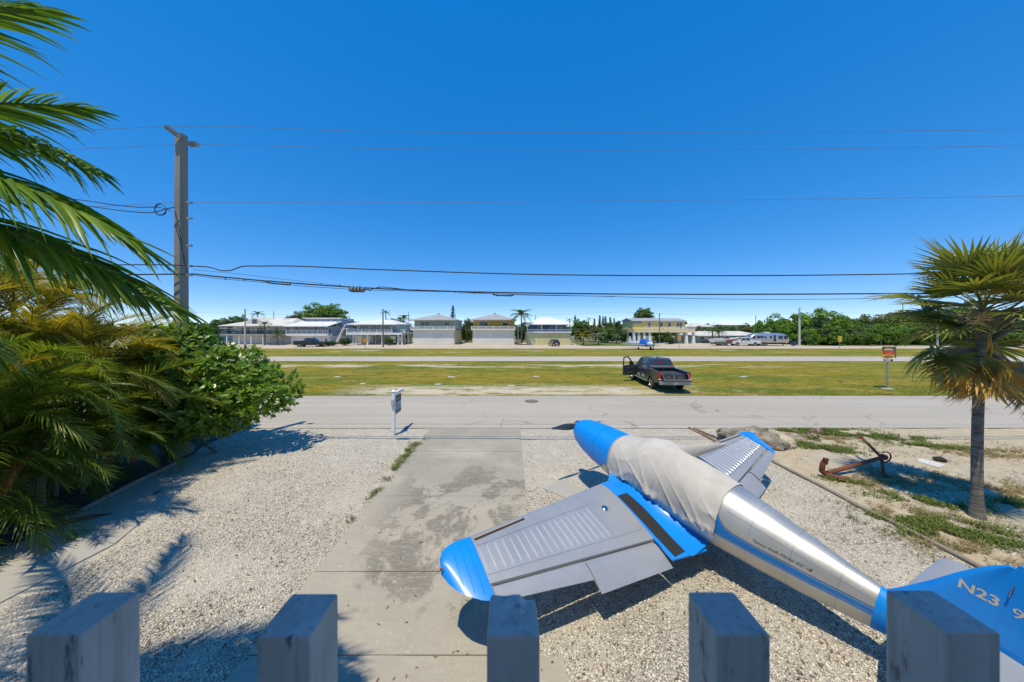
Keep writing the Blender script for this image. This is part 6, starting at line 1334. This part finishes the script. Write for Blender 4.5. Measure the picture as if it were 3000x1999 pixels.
def far_tree(u, vtop, D, wpx, label, kind='mid', zlow=None, i=None, trunk=True, group='trees beyond the runway', name='broadleaf_tree', cat='tree'):
    k = D / FPX; x = (u - 1500) * k; zt = EYE - (vtop - VH) * k; rx = wpx * k / 2; zl = .2 if zlow is None else zlow; rz_ = (zt - zl) / 2; r = random.Random(int(u * 7 + D)); i = r.randrange(5) if i is None else i
    t = thing(name, label, cat, (x, D, 0), 0, group); me = crown_for(kind, i, CR, 'c')
    o = bpy.data.objects.new('crown', me); col.objects.link(o); o.parent = t; o.location = (0, 0, zl + rz_); o.scale = (rx * .92, rx * .8, rz_ * 1.12); o.rotation_euler = (0, 0, r.uniform(0, 6.28)) if abs(rx - rx * .8) < 9 else (0, 0, 0); o['kind'] = 'stuff'
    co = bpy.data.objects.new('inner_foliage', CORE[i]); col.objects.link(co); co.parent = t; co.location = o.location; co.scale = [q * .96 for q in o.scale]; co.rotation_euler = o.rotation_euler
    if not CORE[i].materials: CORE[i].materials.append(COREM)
    MB().tube([(0, 0, -.2), (.1, 0, (zl + rz_) * .5), (r.uniform(-.3, .3), 0, zl + rz_)], [.22, .17, .1], 8).build('trunk', BARK, t, smooth=True)
    for q in range(3): a = r.uniform(0, 6.28); MB().tube([(0, 0, (zl + rz_) * .6), (math.cos(a) * rx * .4, math.sin(a) * rx * .35, zl + rz_ * 1.1)], [.1, .05], 6).build('limb', BARK, t)
    return t
# dense wood at right: crowns that can be told apart
RT = [(2268, 921, 78, 90, 'bright', 'first round tree of the right wood, behind the travel trailer'), (2392, 905, 76, 150, 'bright', 'broad bright tree right of the concrete utility pole'), (2330, 925, 84, 110, 'mid', 'mid green tree behind the concrete utility pole'), (2470, 926, 80, 110, 'mid', 'tree behind the small yellow sign in the right wood'), (2545, 922, 88, 120, 'olive', 'olive-topped tree right of the small yellow sign'), (2500, 950, 73, 100, 'mid', 'lower leafy tree left of the warning sign'), (2620, 916, 86, 120, 'mid', 'tree beneath the thin distant mast'), (2590, 950, 74, 110, 'bright', 'lower bright tree behind the warning sign'), (2690, 908, 88, 130, 'dark', 'dark tree left of the street-light pole'), (2680, 945, 74, 110, 'mid', 'lower tree just left of the street-light pole'), (2770, 893, 86, 140, 'mid', 'tallest tree of the right wood, behind the street-light pole'), (2790, 940, 75, 130, 'dark', 'lower dark tree right of the street-light pole'), (2870, 905, 88, 130, 'dark', 'dark tree behind the fan palm crown'), (2960, 912, 84, 140, 'olive', 'olive tree behind the fan palm at the frame edge'), (2900, 950, 74, 140, 'mid', 'lower tree behind the fan palm skirt'), (3010, 940, 76, 130, 'dark', 'last dark tree at the right frame edge'), (2430, 955, 72, 90, 'mid', 'low tree behind the yellow sign post'), (2365, 960, 71.5, 60, 'bright', 'low bush right of the concrete utility pole')]
for u, v, D, w, k, lb in RT: far_tree(u, v, D, w * 1.1, lb, k, -1.6)
# scrub and trees behind the houses
BT = [(948, 889, 100, 150, 'bright', 3.5, 'big round bright tree behind the clerestory house'), (870, 914, 92, 70, 'olive', 2.5, 'sparse olive tree left of the big round tree'), (652, 932, 95, 62, 'dark', 1, 'dark tree left of the white balcony house'), (700, 920, 110, 55, 'mid', 1, 'tree behind the white balcony house'), (625, 942, 90, 45, 'dark', 1, 'low dark tree by the concrete pole'), (1020, 934, 95, 44, 'dark', 1, 'dark tree between the clerestory and aqua houses'), (1160, 928, 95, 70, 'dark', 1, 'dark tree right of the aqua house roof'), (1192, 950, 84, 44, 'mid', 0, 'bushy tree in the gap left of the green house'), (1372, 930, 90, 44, 'dark', 0, 'dark tree in the gap between the green and ochre houses'), (1365, 955, 84, 38, 'olive', 0, 'olive shrub in the gap between the green and ochre houses'), (1530, 950, 86, 50, 'dark', 0, 'dark tree in the gap right of the ochre house'), (1700, 932, 90, 60, 'mid', 0, 'leafy tree just right of the blue house'), (1745, 948, 88, 80, 'olive', 0, 'olive scrub tree right of the blue house'), (1800, 938, 94, 70, 'dark', 0, 'dark scrub tree midway to the stilt house'), (1845, 943, 92, 70, 'olive', 0, 'olive scrub tree left of the stilt house'), (1885, 902, 96, 66, 'mid', 5.0, 'tall spreading tree behind the stilt house roof'), (1780, 958, 82, 70, 'mid', 0, 'low green thicket on the lawn edge'), (1830, 962, 82, 60, 'dark', 0, 'low dark thicket left of the stilts'), (2060, 955, 100, 70, 'olive', 0, 'olive tree right of the stilt house'), (2120, 950, 108, 80, 'mid', 0, 'tree under the distant grey-white roof'), (2180, 952, 105, 80, 'olive', 0, 'olive tree under the distant white roof'), (2230, 945, 100, 70, 'mid', 0, 'tree behind the right end of the bungalow'), (1935, 962, 77.5, 60, 'mid', 0, 'leafy bush growing under the stilt house'), (1960, 985, 75, 40, 'dark', 0, 'low dark bush before the stilts')]
for u, v, D, w, k, zl, lb in BT: far_tree(u, v, D, w, lb, k, zl)
# far wood closing the horizon
far_ = []
nb = 150
me = crown_mesh('far_wood', 77, 900, 40, .012, 1)
V = np.zeros(len(me.vertices) * 3); me.vertices.foreach_get('co', V); V = V.reshape(-1, 3)
lu = np.repeat(rng.uniform(-1, 1, 900), 160); hh = np.array([.6 + .5 * nz(q * 14, 3) + .25 * nz(q * 60, 5) for q in lu[::160]]).repeat(160)
V[:, 0] = lu * 330 + V[:, 0] * 5; V[:, 1] = 150 + np.abs(V[:, 1]) * 9; V[:, 2] = (V[:, 2] * .5 + .5) * (5.2 + 2.2 * hh)
me.vertices.foreach_set('co', V.astype(np.float32).ravel()); me.update()
nl = len(V) // 4; c = V.reshape(nl, 4, 3).mean(1, keepdims=True); V = (c + (rng.normal(size=(nl, 4, 3)) * .42)).reshape(-1, 3); me.vertices.foreach_set('co', V.astype(np.float32).ravel()); me.update()
tag(link_mesh('far_wood', me, TM['dark']), 'distant line of dark trees along the horizon', 'trees', kind='stuff')
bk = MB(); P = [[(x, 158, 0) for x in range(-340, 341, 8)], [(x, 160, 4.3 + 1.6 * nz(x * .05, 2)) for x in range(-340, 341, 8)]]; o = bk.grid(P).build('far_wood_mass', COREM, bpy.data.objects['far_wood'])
# clipped hedges by the clerestory house
for u0, u1, v1, vb, D, lb in ((931, 990, 998.5, 1016, 66.5, 'long clipped hedge before the clerestory house'), (993, 1030, 989, 1012, 69, 'taller clipped hedge between the clerestory and aqua houses')):
    k = D / FPX; far_tree((u0 + u1) / 2, v1, D, u1 - u0, lb, 'dark', 0, 2, group='hedges', name='hedge', cat='hedge')
far_tree(1140, 990, 70, 34, 'small leafy tree before the aqua house', 'dark', .4); 
# palms across the field
PF = [frond_mesh('palm_frond', 2.6, e0, e1, 22, .65, .10, 3, 1.0, .6, .2, 0, seed=50 + i) for i, (e0, e1) in enumerate(((65, -20), (35, -50), (5, -70)))]
PFM = leafmat('far palm fronds', (.06, .12, .02), (.12, .18, .03), None, .45, .3); PFY = leafmat('yellow palm fronds', (.20, .19, .03), (.28, .24, .05), None, .5, .3); PFS = leafmat('silvery palm fronds', (.18, .23, .17), (.28, .32, .24), None, .5, .2)
def far_palm(u, vb, vc, label, sc=1.0, n=20, mat=None, D=None, r0=.16):
    D = D or FPX * EYE / (vb - VH); k = D / FPX; x = (u - 1500) * k; zc = EYE - (vc - VH) * k; t = thing('palm_tree', label, 'palm tree', (x, D, 0), 0, 'palms beyond the runway'); r = random.Random(int(u))
    MB().tube([(0, 0, -.1), (.1, 0, zc * .5), (0, 0, zc)], [r0 * 1.3, r0, r0 * .8], 8).build('trunk', TRUNK, t, smooth=True)
    for i in range(n):
        f = i / n; me = PF[0 if f < .35 else 1 if f < .75 else 2]; mt = mat or PFM
        key = ('palm', me.name, mt.name)
        if key not in MATV: MATV[key] = variant(me, mt)
        put(MATV[key], None, t, 'frond', (0, 0, zc), i * 2.4 + r.uniform(-.3, .3), sc * r.uniform(.85, 1.1))
    return t
far_palm(1527, 1011, 926, 'tall coconut palm right of the ochre house', 1.15, 26, D=71)
far_palm(775, 1014, 952, 'fan-topped palm in front of the white balcony house', .62, 22, D=70)
far_palm(812, 1010, 985, 'short palm at the stairs of the white balcony house', .8, 12, D=70.5)
far_palm(755, 1005, 922, 'palm crown behind the white balcony house roof', .8, 18, D=95)
far_palm(1183, 1003, 935, 'shaggy palm in the gap left of the green house', .85, 20, D=80)
far_palm(1130, 1003, 918, 'palm crown behind the aqua house', .7, 14, D=95)
far_palm(1708, 1011, 985, 'drooping yellowish palm just right of the blue house', 1.0, 14, PFY, 70)
far_palm(1752, 1010, 990, 'silvery palm on the lawn edge right of the blue house', .9, 16, PFS, 72)
far_palm(1805, 1008, 988, 'small silvery palm left of the stilt house', .6, 12, PFS, 76)
far_palm(1725, 1004, 936, 'slim palm above the scrub right of the blue house', .5, 12, D=98); far_palm(1668, 1004, 940, 'palm crown behind the blue house', .6, 12, D=95)
far_palm(2087, 1010, 970, 'left of the twin palms before the bungalow', .85, 16, D=74); far_palm(2106, 1011, 976, 'right of the twin palms before the bungalow', .8, 16, D=73)
far_palm(2580, 1008, 996, 'low palm at the foot of the right wood', .7, 12, D=70.5); far_palm(640, 1006, 945, 'low palm left of the white balcony house', .7, 14, D=84)
# conifers
def conifer(u, vtop, D, wpx, label, vb=None):
    k = D / FPX; x = (u - 1500) * k; zt = EYE - (vtop - VH) * k; w = wpx * k / 2; t = thing('conifer', label, 'tree', (x, D, 0), 0, 'conifers beyond the houses'); r = random.Random(int(u)); V, F = [], []; z0 = zt - w * 5.2 if vb is None else EYE - (vb - VH) * k
    MB().tube([(0, 0, -.2), (0, 0, zt)], [.2, .03], 6).build('trunk', BARK, t)
    z = max(1.0, z0)
    while z < zt - .1:
        f = (zt - z) / (zt - max(1.0, z0)); rad = w * f ** .7
        for q in range(9):
            a = r.uniform(0, 6.28); l = rad * r.uniform(.7, 1.1)
            for s in range(4): leaflet(V, F, (math.cos(a) * l * s / 4, math.sin(a) * l * s / 4, z + .1 * s), (math.cos(a + r.uniform(-.9, .9)), math.sin(a + r.uniform(-.9, .9)), r.uniform(-.1, .6)), Vector((-math.sin(a), math.cos(a), .2)), l * .5 + .25, .22, 2, .3)
        z += max(.28, (zt - z0) / 26)
    o = link_mesh('crown', npmesh('crown', [tuple(v) for v in V], F), TM['pine'], t); o['kind'] = 'stuff'
conifer(1327, 898, 92, 22, 'dark columnar conifer behind the green house')
for i, (u, v, w, lb) in enumerate(((1757, 925, 12, 'leftmost of the thin casuarinas above the scrub'), (1767, 929, 10, 'second of the thin casuarinas above the scrub'), (1774, 928, 11, 'third of the thin casuarinas above the scrub'), (1788, 930, 14, 'broadest of the thin casuarinas above the scrub'), (1799, 934, 9, 'rightmost of the thin casuarinas above the scrub'), (1685, 926, 16, 'feathery conifer just right of the white hip roof'), (1741, 934, 12, 'short casuarina left of the thin row'))): conifer(u, v, 110, w, lb)
